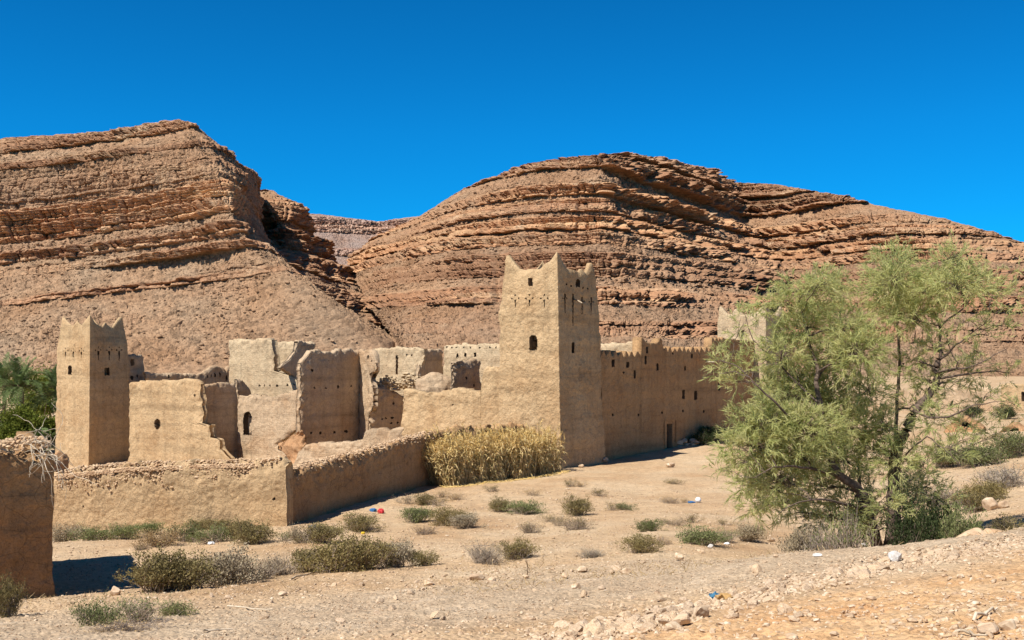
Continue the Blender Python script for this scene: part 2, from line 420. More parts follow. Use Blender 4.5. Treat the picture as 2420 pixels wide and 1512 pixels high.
MT_ROCKS = []
def mountain(name, cols, nu, nv, mat, seed, Hs=115, cliff0=.35, amp=1.0, block=1.0, tal=1.0, dip=0.0, lev_w=None, sky=1.0, packs=(), camp=None, dipx=(0, 0)):
    """cols: list of columns, each a list of (x,y,d) from foot to skyline"""
    C = np.array([[W(*p) for p in c] for c in cols])           # (nc, nl, 3)
    nc, nl = C.shape[:2]
    foot = C[:, :1].copy(); foot[..., 1] *= .93; foot[..., 0] *= .93; foot[..., 2] = -6
    back = C[:, -1:].copy(); back[..., 1] *= 1.25; back[..., 0] *= 1.25; back[..., 2] *= .97
    C = np.concatenate([foot, C, back], 1); nl += 2
    # arc-length spacing across columns
    L = np.linalg.norm(np.diff(C[:, nl // 2], axis=0), axis=1)
    px = np.abs(np.diff(np.array([proj(C[k, nl // 2])[0] for k in range(nc)])))
    wgt = .5 * L / L.sum() + .5 * px / px.sum()
    cum = np.concatenate([[0], np.cumsum(wgt)]); cum /= cum[-1]
    tt = np.interp(np.linspace(0, 1, nu), cum, np.arange(nc))
    tt = np.clip(tt, 0, nc - 1.0001)
    w = np.array([.05] + list(lev_w if lev_w is not None else [1] * (nl - 3)) + [.06], float); w /= w.sum()
    vc = np.concatenate([[0], np.cumsum(w)])
    vv = np.clip(np.interp(np.linspace(0, 1, nv), vc, np.arange(nl)), 0, nl - 1.0001)
    G = catmull(C.reshape(nc, -1), tt).reshape(nu, nl, 3)
    P = catmull(G.transpose(1, 0, 2).reshape(nl, -1), vv).reshape(nv, nu, 3).transpose(1, 0, 2)
    du = np.gradient(P, axis=0); dv = np.gradient(P, axis=1)
    for _ in range(12):
        du[1:-1] = (du[:-2] + 2 * du[1:-1] + du[2:]) / 4
    N = np.cross(du, dv); N[..., 2] = 0
    N /= np.linalg.norm(N, axis=2)[..., None] + 1e-9
    tocam = -P.copy(); tocam[..., 2] = 0
    N[(N * tocam).sum(2).mean(axis=1) < 0] *= 1
    if (N * tocam).sum(2).mean() < 0: N = -N
    v01 = np.clip((vv - 1) / (nl - 3), 0, 1)[None, :] + np.zeros((nu, 1))
    arc = np.concatenate([[0], np.cumsum(np.linalg.norm(np.diff(P[:, nv // 2, :2], axis=0), axis=1))])[:, None] + np.zeros((1, nv))
    # large undulation: buttresses and gullies
    und = fbm(np.stack([arc / 38, v01 * 1.3, np.zeros_like(arc)], -1), 3, seed) * 3.8 * sst(0, .2, v01) * (1 - .8 * sst(.93, 1.0, v01))
    zeta = P[..., 2] - dipx[0] * (P[..., 0] - dipx[1]) + fbm(np.stack([arc / 70, P[..., 2] / 60, np.zeros_like(arc)], -1), 3, seed + 3) * .75
    cliff = sst(cliff0 - .04, cliff0 + .07, v01 + fbm(np.stack([arc / 30, v01 * 4, np.zeros_like(arc)], -1), 3, seed + 7) * .15)
    cliff = np.maximum(cliff, .75 * sst(.22, .4, fbm(np.stack([arc / 42, v01 * 11, np.zeros_like(arc)], -1), 3, seed + 8)) * sst(.08, .16, v01))
    # bedding: thin beds and cliff-making packages
    r = np.random.default_rng(seed)
    disp = np.zeros_like(arc); hard = np.zeros_like(arc)
    for lev, (tmin, tmax, ap, bw, ba) in enumerate([(11, 24, .22, 13, 1.2), (2.0, 5.0, .58, 4.6, 1.7), (.7, 1.6, .75, 2.0, .6)]):
        edges = [-60.0]
        while edges[-1] < 420: edges.append(edges[-1] + r.uniform(tmin, tmax))
        edges = np.array(edges); k = np.clip(np.searchsorted(edges, zeta) - 1, 0, len(edges) - 2)
        T = edges[k + 1] - edges[k]; f = (zeta - edges[k]) / T
        hd = h1(k, lev, seed + 11)
        face = .62 + .25 * hd
        step = f - sst(face, 1.0, f)
        loc = .55 + .9 * np.clip(fbm(np.stack([arc / 45, k * 3.7, np.zeros_like(arc) + lev], -1), 2, seed + 19) + .5, 0, 1)
        if lev == 0:
            vj = zeta + .9 * fbm(np.stack([arc / 22, zeta / 9, np.zeros_like(arc)], -1), 3, seed + 47)
            pk = np.zeros_like(arc)
            for n_, (va, vb) in enumerate(packs):
                gap = .5 + fbm(np.stack([arc / 60, np.zeros_like(arc) + n_ * 7.7, np.zeros_like(arc)], -1), 2, seed + 49)
                pk = np.maximum(pk, sst(va - .3, va + .3, vj) * (1 - sst(vb - .6, vb + 1.0, vj)) * np.clip(.3 + 1.25 * gap, .22, 1.1))
            fa = .34 + 1.05 * pk; pk0 = pk
            disp += pk * 1.5 * sst(0, 1, .3 + .7 * v01)
            jw = np.floor(arc / 17 + .8 * fbm(np.stack([arc / 20, v01 * 8, np.zeros_like(arc)], -1), 2, seed + 53))
            ap = ap * (.4 + .9 * pk); ba = ba * (.4 + 1.5 * pk)
        else:
            ap = ap * fa; ba = ba * (.35 + .9 * pk0)
        disp += ap * T * step * loc
        wd = bw * (.6 + .9 * h1(k, 5, seed + 13))
        a2 = (arc + fbm(np.stack([arc / 9, zeta / 7, np.zeros_like(arc)], -1), 2, seed + 23) * 1.6) / wd + h1(k, 7, seed) * 9
        b = np.floor(a2); fb = a2 - b
        joint = np.minimum(fb, 1 - fb) * wd
        disp += ba * block * ((h1(b.astype(int), k, seed + 29) - .5) * 1.5 - [1.15, .9, .9][lev] * np.exp(-(joint / [.75, .45, .4][lev]) ** 2) * (h1(b.astype(int), k, seed + 31) > .4))
        hard += (hd - .5) * [1.4, 1.0, .4][lev]
        disp += (hd - .5) * [1.3, .9, .4][lev]
    arr3 = np.stack([arc, P[..., 2] * 1.6, v01 * 30], -1)
    rough = fbm(arr3 / 5.0, 4, seed + 37, .6)
    cliff = np.maximum(cliff, pk0 * .95)
    soft = cliff * (.25 + .75 * pk0)
    disp = (disp - disp.mean()) * amp * cliff + rough * (1.0 * cliff + .55)
    # talus blocks
    slope_len = np.concatenate([np.zeros((nu, 1)), np.cumsum(np.linalg.norm(np.diff(P, axis=1), axis=2), axis=1)], 1)
    lift = np.zeros_like(arc)
    for sz, th, ht in ((.9, .34, .22), (1.5, .64, .38), (2.8, .88, .7), (6.0, .965, 1.2)):
        c, cid = cell2(arc / sz + fbm(arr3 / 4, 2, seed + 51) * .25, slope_len / sz, seed + int(sz * 10))
        rocks = np.clip(.42 - c, 0, 1) / .42
        dens = .5 + .5 * vnoise(np.stack([arc / 40, slope_len / 40, np.zeros_like(arc)], -1), seed + 61)
        lift += np.sqrt(rocks) * (cid > th - .14 * dens) * ht * (.35 + h1((cid * 1e6).astype(int), 3, seed)) * 1.15
    lift *= (1 - .75 * soft) * tal * sst(0.0, .03, v01) * (1 - .85 * sst(.88, .97, v01))
    tame = 1 - .85 * sst(.985, 1.0, v01) * sky
    ca_ = np.interp(tt, np.arange(nc), camp)[:, None] if camp else 1.0
    P = P + N * ((und * np.minimum(ca_, 1) + disp * ca_) * tame)[..., None]
    P[..., 2] += lift + .8 * fbm(arr3 / 3.1, 3, seed + 71) * (.25 + .75 * cliff) * sst(0, .04, v01)
    i, j = np.meshgrid(np.arange(nu - 1), np.arange(nv - 1), indexing='ij')
    q = np.stack([i * nv + j, (i + 1) * nv + j, (i + 1) * nv + j + 1, i * nv + j + 1], -1).reshape(-1, 4)
    rk = np.argwhere((soft < .3) & (v01 > .02) & (v01 < .9))
    if tal > .9 and len(rk):
        rr_ = np.random.default_rng(seed + 5); rk = rk[rr_.integers(0, len(rk), 33000)]
        pp = P[rk[:, 0], rk[:, 1]]
        dn = .5 + .5 * vnoise(pp / 28.0, seed + 3)
        pp = pp[rr_.uniform(0, 1, len(pp)) < .12 + .8 * dn ** 2]
        MT_ROCKS.append((pp, .20 + .85 * rr_.uniform(0, 1, len(pp)) ** 5, mat))
    o = mesh_obj(name, P.reshape(-1, 3), q, None, mat, None, False, {'cliff': soft, 'hard': hard})
    return tag(o, kind='structure')

def rock_mat(name, k=1.0, tint=(1, 1, 1), talus_k=1.0):
    t = NT(name); p = t.pos()
    def cc(c): return tuple(c[i] * tint[i] * k * (.94, .875, .785)[i] for i in range(3))
    band = t.noise(t.pos((.012, .012, .30)), 1.0, 6, .65)
    c1 = t.ramp(band, [(.28, cc((.33, .175, .10))), (.42, cc((.45, .26, .155))), (.52, cc((.51, .305, .185))), (.62, cc((.62, .42, .26))), (.75, cc((.46, .275, .165)))])
    hd = t.ramp(t.math('ADD', t.math('MULTIPLY', t.attr('hard'), .35), .5), [(.25, (1.25, 1.22, 1.12)), (.5, (1, 1, 1)), (.8, (.70, .66, .64))])
    c1 = t.mix(.9, c1, hd, 'MULTIPLY')
    stv = t.noise(t.pos((.22, .22, .02)), 1.0, 5, .65)
    c1 = t.mix(.65, c1, t.ramp(stv, [(.34, .58), (.5, .98), (.7, 1.18)]), 'MULTIPLY')
    pal = t.ramp(t.noise(t.pos((.045, .045, .010)), 1.0, 4, .6), [(.60, 0.0), (.68, .75)])
    c1 = t.mix(pal, c1, cc((.66, .50, .34)))
    tal = t.noise(p, .035, 5, .6)
    c2 = t.ramp(tal, [(.32, cc(scale_c((.335, .205, .12), talus_k))), (.5, cc(scale_c((.395, .265, .17), talus_k))), (.68, cc(scale_c((.37, .27, .185), talus_k)))])
    v = t.vor(p, .55)
    c2 = t.mix(.7, c2, t.ramp(v['Color'], [(.1, .5), (.45, 1.0), (.95, 1.3)]), 'MULTIPLY')
    c = t.mix(t.attr('cliff'), c2, c1)
    mid = t.noise(p, .30, 7, .7)
    c = t.mix(.7, c, t.ramp(mid, [(.3, .66), (.5, 1.0), (.7, 1.18)]), 'MULTIPLY')
    fine = t.noise(p, 1.5, 5, .75)
    c = t.mix(.85, c, t.ramp(fine, [(.3, .5), (.5, 1.0), (.72, 1.3)]), 'MULTIPLY')
    n = t.bump(mid, .6, 1.2); n = t.bump(fine, .75, .5, n)
    n = t.bump(t.math('SUBTRACT', 1.0, v['Distance']), .35, .6, n)
    return t.finish(c, n)
M_ROCK = rock_mat('red_strata_rock', .80, (1, .99, 1.0))
M_ROCK_L = rock_mat('tan_strata_rock', .88, (1, 1.0, 1.0))
M_ROCK_F = rock_mat('far_hazed_rock', .8, (1.0, 1.12, 1.5))  # far ridge rock tinted mauve, its slight haze put into the colour

left = [
    [(-420, 900, 380), (-420, 780, 430), (-420, 640, 470), (-420, 560, 490), (-420, 430, 510), (-420, 360, 560)],
    [(-200, 895, 385), (-200, 770, 430), (-200, 640, 470), (-200, 560, 490), (-200, 410, 512), (-200, 338, 570)],
    [(0, 890, 390), (0, 765, 432), (0, 650, 468), (0, 560, 488), (0, 405, 514), (0, 328, 580)],
    [(130, 888, 392), (130, 755, 434), (130, 635, 470), (130, 550, 490), (130, 390, 515), (130, 318, 580)],
    [(250, 886, 394), (250, 745, 436), (260, 622, 471), (250, 540, 489), (250, 375, 514), (250, 312, 580)],
    [(400, 880, 398), (390, 735, 436), (380, 610, 470), (360, 525, 487), (345, 360, 512), (345, 296, 570)],
    [(560, 870, 404), (530, 725, 438), (490, 605, 466), (460, 515, 482), (440, 360, 508), (422, 283, 556)],
    [(720, 852, 412), (640, 710, 436), (560, 600, 458), (512, 505, 474), (498, 385, 500), (450, 291, 545)],
    [(900, 815, 430), (735, 682, 440), (606, 590, 458), (552, 505, 474), (533, 405, 500), (482, 311, 545)],
    [(930, 806, 444), (762, 694, 456), (625, 587, 486), (562, 508, 508), (560, 410, 530), (522, 345, 556)],
    [(938, 820, 452), (775, 712, 478), (640, 597, 530), (585, 510, 556), (586, 420, 566), (562, 386, 576)],
    [(945, 825, 470), (785, 715, 515), (650, 600, 580), (606, 512, 600), (606, 440, 604), (600, 405, 612)],
    [(945, 812, 520), (785, 700, 620), (655, 610, 660), (610, 540, 680), (606, 470, 690), (590, 420, 700)]]
mountain('mountain_left', left, 1300, 780, M_ROCK_L, 3, Hs=118, cliff0=.385, dipx=(.125, -165), lev_w=[1.3, 1.1, .9, 1.4, .8], packs=((33, 36), (46.5, 51), (54, 60), (65, 82), (84, 97), (104, 108), (119, 150)), camp=[1, 1, 1, 1, 1, 1, .9, .8, .6, .45, .4, .4, .4])

butte = [
    [(610, 640, 500), (608, 600, 503), (585, 560, 650), (565, 520, 720), (556, 480, 745), (552, 445, 770)],
    [(660, 650, 502), (655, 612, 505), (640, 580, 630), (615, 532, 690), (606, 487, 704), (606, 448, 740)],
    [(715, 682, 512), (708, 642, 515), (690, 600, 625), (652, 538, 652), (644, 490, 668), (642, 449, 710)],
    [(770, 714, 522), (762, 678, 525), (742, 632, 625), (702, 568, 650), (693, 518, 668), (690, 477, 700)],
    [(825, 748, 532), (815, 713, 535), (795, 668, 630), (750, 600, 665), (738, 570, 690), (735, 545, 725)],
    [(880, 780, 545), (870, 748, 548), (855, 698, 640), (815, 648, 690), (800, 630, 720), (795, 618, 760)],
    [(930, 806, 555), (920, 780, 558), (900, 728, 650), (882, 692, 700), (862, 676, 740), (850, 664, 800)],
    [(950, 816, 570), (945, 798, 574), (915, 740, 680), (902, 722, 745), (898, 712, 780), (890, 700, 860)]]
mountain('mountain_butte', butte, 620, 330, M_ROCK, 21, Hs=75, cliff0=.05, block=1.2, tal=.7, packs=((20, 26), (30, 43), (52, 66), (70, 84), (90, 108)))

right = [
    [(925, 795, 470), (870, 715, 560), (850, 680, 640), (835, 652, 700), (828, 622, 760), (828, 602, 830)],
    [(935, 810, 440), (900, 710, 540), (895, 665, 600), (890, 620, 650), (888, 580, 700), (890, 558, 760)],
    [(955, 840, 420), (960, 712, 510), (968, 650, 560), (972, 595, 605), (978, 545, 650), (990, 511, 710)],
    [(1080, 868, 404), (1080, 700, 485), (1085, 610, 530), (1088, 545, 565), (1092, 485, 600), (1098, 444, 650)],
    [(1250, 880, 398), (1245, 690, 470), (1245, 590, 510), (1245, 505, 540), (1245, 432, 570), (1245, 392, 620)],
    [(1360, 884, 396), (1350, 690, 464), (1350, 585, 500), (1345, 500, 530), (1345, 420, 562), (1345, 372, 612)],
    [(1450, 886, 396), (1440, 695, 462), (1430, 585, 496), (1425, 500, 526), (1420, 415, 560), (1420, 365, 610)],
    [(1560, 886, 398), (1540, 705, 466), (1510, 600, 506), (1485, 510, 545), (1470, 425, 580), (1470, 364, 630)],
    [(1680, 886, 402), (1650, 710, 482), (1620, 620, 535), (1585, 535, 590), (1560, 445, 625), (1560, 371, 680)],
    [(1790, 886, 408), (1765, 715, 505), (1735, 640, 570), (1700, 560, 640), (1665, 480, 690), (1655, 399, 745)],
    [(1880, 888, 416), (1860, 718, 530), (1850, 655, 610), (1810, 590, 690), (1760, 525, 745), (1728, 431, 815)],
    [(1960, 890, 414), (1945, 716, 510), (1925, 655, 590), (1900, 595, 660), (1860, 520, 720), (1830, 435, 790)],
    [(2080, 892, 408), (2060, 718, 490), (2040, 655, 550), (2020, 595, 600), (1990, 525, 650), (1960, 458, 720)],
    [(2200, 895, 404), (2180, 728, 478), (2160, 665, 525), (2150, 605, 570), (2120, 548, 610), (2100, 490, 670)],
    [(2340, 900, 400), (2320, 745, 468), (2310, 680, 510), (2295, 630, 548), (2270, 575, 585), (2260, 523, 640)],
    [(2480, 905, 396), (2470, 765, 460), (2460, 705, 500), (2450, 660, 530), (2440, 620, 565), (2430, 575, 615)],
    [(2900, 915, 390), (2900, 810, 440), (2900, 760, 480), (2900, 720, 510), (2900, 690, 540), (2900, 660, 580)]]
mountain('mountain_right', right, 1700, 780, M_ROCK, 5, Hs=112, cliff0=.18, amp=1.05, block=1.15, dipx=(-.015, 50), lev_w=[1.25, 1.0, 1.0, 1.1, 1.0], packs=((15, 22), (29, 37), (42, 54.5), (59, 66), (67.5, 75), (77.5, 85), (87.5, 94), (106, 117), (121, 140)), camp=[.6, .7, .8, .9, .9, .95, 1.0, 1.2, 1.45, 1.4, 1.2, 1.1, 1.2, 1.25, 1.25, 1.2, 1.2])

far = [[(560, 720, 1700), (560, 600, 1850), (560, 560, 1930), (560, 510, 2000)],
       [(690, 720, 1700), (700, 590, 1850), (700, 545, 1930), (700, 505, 2000)],
       [(760, 720, 1700), (760, 590, 1850), (755, 540, 1930), (755, 505, 2000)],
       [(830, 720, 1700), (830, 600, 1850), (830, 555, 1940), (830, 515, 2010)],
       [(900, 720, 1700), (900, 605, 1850), (900, 560, 1950), (900, 523, 2050)],
       [(980, 720, 1700), (970, 600, 1850), (970, 550, 1940), (970, 512, 2020)],
       [(1150, 720, 1700), (1150, 590, 1850), (1150, 540, 1930), (1150, 498, 2000)]]
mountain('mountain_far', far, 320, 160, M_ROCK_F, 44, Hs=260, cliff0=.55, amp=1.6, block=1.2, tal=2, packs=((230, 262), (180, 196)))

# ------------------------------------------------------------------ shells: thick mud walls with real openings
def hole_test(x, y, h):
    hx, hy, hw, hh, shape = h[:5]
    dx, dy = (x - hx) / (hw / 2), (y - hy) / (hh / 2)
    if shape == 'rect': return (np.abs(dx) < 1) & (np.abs(dy) < 1)
    if shape == 'oval': return dx * dx + dy * dy < 1
    if shape == 'arch': return (np.abs(dx) < 1) & (np.abs(dy) < 1) & ((dy > -.45) | (dx * dx + ((dy + .45) / .55) ** 2 < 1))
    if shape == 'taper': return (np.abs(dx) < 1.1 - .35 * (dy + 1)) & (np.abs(dy) < 1)
    return np.zeros_like(x, bool)

def shell(parent, name, F, B, wrap, holes, mat, facemask=None, mat_hole=None):
    """F,B (nu,nv,3): outer and inner surface; holes: (x,y,w,h,shape,part_name,depth|None[,face])"""
    nu, nv = F.shape[:2]
    VF, VB = F.reshape(-1, 3), B.reshape(-1, 3); n = len(VF)
    mu = nu if wrap else nu - 1
    i, j = np.meshgrid(np.arange(mu), np.arange(nv - 1), indexing='ij')
    i2 = (i + 1) % nu
    quad = np.stack([i * nv + j, i2 * nv + j, i2 * nv + j + 1, i * nv + j + 1], -1)    # (mu,nv-1,4)
    cen = VF[quad].mean(2); x, y = proj(cen)
    M = np.zeros((mu, nv - 1), int)
    for k, h in enumerate(holes):
        m = hole_test(x, y, h)
        if facemask is not None: m &= (facemask == h[7])[:, None]
        M[m] = k + 1
    thru = np.zeros_like(M, bool)
    for k, h in enumerate(holes):
        if h[6] is None: thru |= (M == k + 1)
    Q = [quad[M == 0].reshape(-1, 4), (quad[~thru][:, ::-1] + n).reshape(-1, 4)]
    top = np.stack([i[:, 0] * nv + nv - 1, i2[:, 0] * nv + nv - 1, i2[:, 0] * nv + nv - 1 + n, i[:, 0] * nv + nv - 1 + n], -1)
    Q.append(top)
    if not wrap:
        jj = np.arange(nv - 1)
        Q.append(np.stack([jj + 1, jj, jj + n, jj + 1 + n], -1))
        e = (nu - 1) * nv
        Q.append(np.stack([e + jj, e + jj + 1, e + jj + 1 + n, e + jj + n], -1))
    body = mesh_obj(name, np.concatenate([VF, VB]), np.concatenate(Q), None, mat, parent)
    dirv = VB - VF; dl = np.linalg.norm(dirv, axis=1)[:, None] + 1e-9
    for k, h in enumerate(holes):
        cells = np.argwhere(M == k + 1)
        if len(cells) == 0: continue
        dep = h[6]
        VI = VB if dep is None else VF + dirv / dl * dep
        vid = {}; V = []; Q = []
        def vi(a, inner):
            key = (a, inner)
            if key not in vid:
                vid[key] = len(V); V.append((VI if inner else VF)[a])
            return vid[key]
        for a, b in cells:
            c = [int(t) for t in quad[a, b]]
            if dep is not None: Q.append([vi(t, 1) for t in c])
            nb = [((a, b - 1), c[0], c[1]), (((a + 1) % mu, b), c[1], c[2]), ((a, b + 1), c[2], c[3]), (((a - 1) % mu, b), c[3], c[0])]
            for (na, nbb), p, q in nb:
                if nbb < 0 or nbb >= nv - 1 or M[na, nbb] != k + 1:
                    Q.append([vi(p, 0), vi(q, 0), vi(q, 1), vi(p, 1)])
        mh = mat_hole if mat_hole is not None else M_INNER
        if len(h) > 8 and h[8] is not None: mh = h[8]
        mesh_obj(h[5], np.array(V), Q, None, mh, parent, False)
    return body

def pitted(P, seed, a1=.10, a2=.05, a3=.03):
    """hand-plastered unevenness"""
    lifts = vnoise(np.stack([P[..., 0] * .12, P[..., 1] * .12, P[..., 2] * 1.25], -1), seed + 2)
    return fbm(P * .45, 3, seed) * a1 + lifts * a2 * 1.1 + fbm(P * 2.4, 3, seed + 5) * a2 + fbm(P * 8, 2, seed + 9) * a3

def wall(parent, name, a, b, top, zb, holes=(), left=None, right=None, th=.55, mat=None, seed=1, cell=.07, rag=.05, crumble=.25, rough=1.0, endcr=1.0):
    """slab wall between sketch columns a=(x,d) and b=(x,d)"""
    mat = mat or M_MUD
    P0 = np.array([(a[0] - CX) / FX * a[1], a[1]]); P1 = np.array([(b[0] - CX) / FX * b[1], b[1]])
    L = np.linalg.norm(P1 - P0); D = (P1 - P0) / L
    def tpar(x):
        tn = (x - CX) / FX
        return (tn * P0[1] - P0[0]) / ((P1[0] - P0[0]) - tn * (P1[1] - P0[1]))
    tops = np.array(top, float)
    zref = EYE + (HY - tops[:, 1].min()) / FX * min(a[1], b[1])
    nu = int(max(8, L / cell)) + 1; nv = int(max(8, (zref - zb) / cell)) + 1
    u = np.linspace(0, 1, nu)
    xl = np.array(left, float) if left else np.array([[0, a[0]], [2000, a[0]]], float)
    xr = np.array(right, float) if right else np.array([[0, b[0]], [2000, b[0]]], float)
    xl = xl[np.argsort(xl[:, 0])]; xr = xr[np.argsort(xr[:, 0])]
    def xat(y): return np.interp(y, xl[:, 0], xl[:, 1]), np.interp(y, xr[:, 0], xr[:, 1])
    # top: start from x at the top row, iterate once
    x = a[0] + u * (b[0] - a[0])
    for _ in range(3):
        yt = np.interp(x, tops[:, 0], tops[:, 1]); l, r = xat(yt); x = l + u * (r - l)
    t = tpar(x); dd = P0[1] + t * (P1[1] - P0[1])
    zt = EYE + (HY - yt) / FX * dd
    zt = zt + fbm(np.stack([t * L * 2.2, t * 0 + seed, t * 0], -1), 3, seed + 40) * rag * 2.4 + fbm(np.stack([t * L * 7, t * 0 + seed + 3, t * 0], -1), 2, seed + 44) * rag * 1.6
    v = np.linspace(0, 1, nv)
    Z = zb + v[None, :] * (zt - zb)[:, None]
    X = x[:, None] + np.zeros((1, nv))
    for _ in range(2):
        T = tpar(X); Dd = P0[1] + T * (P1[1] - P0[1])
        Yp = HY - (Z - EYE) / Dd * FX
        l, r = xat(Yp); X = l + u[:, None] * (r - l)
    T = tpar(X)
    P = np.stack([P0[0] + T * (P1[0] - P0[0]), P0[1] + T * (P1[1] - P0[1]), Z], -1)
    nrm = np.array([-D[1], D[0], 0.0])
    if (nrm[:2] * P0).sum() < 0: nrm = -nrm                   # away from the camera
    edge = np.minimum(np.minimum(u, 1 - u)[:, None] * L + (1 - endcr) * 9, (1 - v)[None, :] * (zt - zb)[:, None])
    rnd = np.exp(-(edge / .12) ** 1.0)
    ends = fbm(P * 1.9, 3, seed + 77) * .10 * np.exp(-(np.minimum(u, 1 - u)[:, None] * L / .4)) * (.15 + .85 * endcr)
    off = -pitted(P, seed) * rough + rnd * crumble * .35
    crum = np.exp(-(edge / .45)) * np.clip(fbm(P * 2.6, 3, seed + 60), -.2, 1) * crumble
    F = P + nrm * (off + crum)[..., None] + np.array([D[0], D[1], 0]) * ends[..., None]
    tk = th * (1 - .15 * v)[None, :] - rnd * crumble * .3
    B = P + nrm * (tk + pitted(P, seed + 3) * .6)[..., None] + np.array([D[0], D[1], 0]) * ends[..., None]
    return shell(parent, name, F, B, False, list(holes), mat)

def tower(label, group, N, Lc, Rc, nx, lx, rx, topL, topR, zb, holes, seed, cell=.055, mat=None, merlons=True, roofz=1.6):
    """N,Lc,Rc: base depth of near, left, right corners; nx,lx,rx: [(y,x)] corner columns by row"""
    mat = mat or M_MUD
    def corner(prof, d, z):
        y = HY - (z - EYE) / d * FX
        p = np.array(sorted(prof), float)
        return (np.interp(y, p[:, 0], p[:, 1]) - CX) / FX * d
    tl, tr = np.array(topL, float), np.array(topR, float)
    zmax = EYE + (HY - tl[:, 1].min()) / FX * N
    side = abs(corner(lx, Lc, 0.) - corner(nx, N, 0.)) * 1.2
    n = int(side / cell); nv = int((zmax - zb) / cell)
    f = np.arange(n) / n
    def ztop(fr, prof, d0, d1, x0, x1):
        x = x0 + fr * (x1 - x0); d = d0 + fr * (d1 - d0)
        return EYE + (HY - np.interp(x, prof[:, 0], prof[:, 1])) / FX * d
    zl = ztop(f, tl, Lc, N, tl[0, 0], tl[-1, 0]); zr = ztop(f, tr, N, Rc, tr[0, 0], tr[-1, 0])
    zcorner = (zl[0], zl[-1], zr[-1])
    zt = np.concatenate([zl, zr, zl[::-1] * .5 + (zr[::-1]) * .5, zr[::-1]])
    # keep the corners continuous
    zt[2 * n:3 * n] = zr[-1] + (zl[0] - zr[-1]) * f - 1.0 * np.sin(np.pi * f) ** .7
    zt[3 * n:] = zl[0] - .9 * np.sin(np.pi * f) ** .7
    face = np.repeat([0, 1, 2, 3], n)
    v = np.linspace(0, 1, nv)
    Z = zb + v[None, :] * (zt - zb)[:, None]
    lX, nX, rX = corner(lx, Lc, Z), corner(nx, N, Z), corner(rx, Rc, Z)
    Lp = np.stack([lX, Lc + 0 * Z], -1); Np = np.stack([nX, N + 0 * Z], -1); Rp = np.stack([rX, Rc + 0 * Z], -1)
    Bp = Lp + Rp - Np
    F4 = np.tile(f, 4)[:, None, None]
    A = np.where((face == 0)[:, None, None], Lp, np.where((face == 1)[:, None, None], Np, np.where((face == 2)[:, None, None], Rp, Bp)))
    E = np.where((face == 0)[:, None, None], Np, np.where((face == 1)[:, None, None], Rp, np.where((face == 2)[:, None, None], Bp, Lp)))
    XY = A + (E - A) * F4
    P = np.concatenate([XY, Z[..., None]], -1)
    cen = (Lp + Rp) / 2
    out = P[..., :2] - cen
    ol = np.linalg.norm(out, axis=2)[..., None]
    dv = np.concatenate([out / (ol + 1e-9), np.zeros_like(Z)[..., None]], -1)
    tr_ = np.clip((1 - v) * 1, 0, 1)[None, :]
    edge = (1 - v)[None, :] * (zt - zb)[:, None]
    Fp = P + dv * (pitted(P, seed, .10, .065, .034) - .10 * np.exp(-edge / .12))[..., None]
    Bk = P.copy()
    thick = .48 - .22 * np.exp(-edge / 1.2)
    Bk[..., :2] = cen + out * (1 - thick[..., None] / (side * .55))
    base = np.array([nX[0, 0], N, zb + 1.0])
    t = thing('mud_tower', base, label, 'tower', group)
    shell(t, 'tower_wall', Fp, Bk, True, holes, mat, face)
    # flat earth roof closing the shaft below the parapet
    zr0 = min(zt) - roofz
    row = int(np.argmin(np.abs(Z[0] - zr0)))
    c4 = [Bk[k * n, row] for k in range(4)]
    V = np.array([[p[0], p[1], zr0] for p in c4] + [[p[0], p[1], zr0 - .25] for p in c4])
    mesh_obj('roof', V, [[0, 1, 2, 3], [7, 6, 5, 4], [0, 4, 5, 1], [1, 5, 6, 2], [2, 6, 7, 3], [3, 7, 4, 0]], None, M_MUD, t, False)
    return t

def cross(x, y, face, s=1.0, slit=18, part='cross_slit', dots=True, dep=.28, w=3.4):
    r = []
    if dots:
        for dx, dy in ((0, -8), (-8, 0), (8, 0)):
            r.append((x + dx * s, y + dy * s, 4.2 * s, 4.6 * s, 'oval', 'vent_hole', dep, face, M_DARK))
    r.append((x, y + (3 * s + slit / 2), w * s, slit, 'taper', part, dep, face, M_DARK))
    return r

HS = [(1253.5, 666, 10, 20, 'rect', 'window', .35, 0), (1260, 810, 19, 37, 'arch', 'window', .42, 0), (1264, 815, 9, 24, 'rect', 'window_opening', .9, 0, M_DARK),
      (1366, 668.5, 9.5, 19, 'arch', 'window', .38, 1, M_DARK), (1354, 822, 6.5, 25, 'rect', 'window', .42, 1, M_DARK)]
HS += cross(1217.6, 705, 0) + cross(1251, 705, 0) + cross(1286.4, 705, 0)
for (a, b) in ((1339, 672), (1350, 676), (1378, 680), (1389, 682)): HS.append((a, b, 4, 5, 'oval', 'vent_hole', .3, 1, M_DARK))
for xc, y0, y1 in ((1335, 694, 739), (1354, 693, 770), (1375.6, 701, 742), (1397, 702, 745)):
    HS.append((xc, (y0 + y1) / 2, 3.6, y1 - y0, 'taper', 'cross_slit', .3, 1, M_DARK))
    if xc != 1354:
        for dx in (-4.5, 4.5): HS.append((xc + dx, y0 + 11, 3.2, 4.5, 'oval', 'vent_hole', .3, 1, M_DARK))
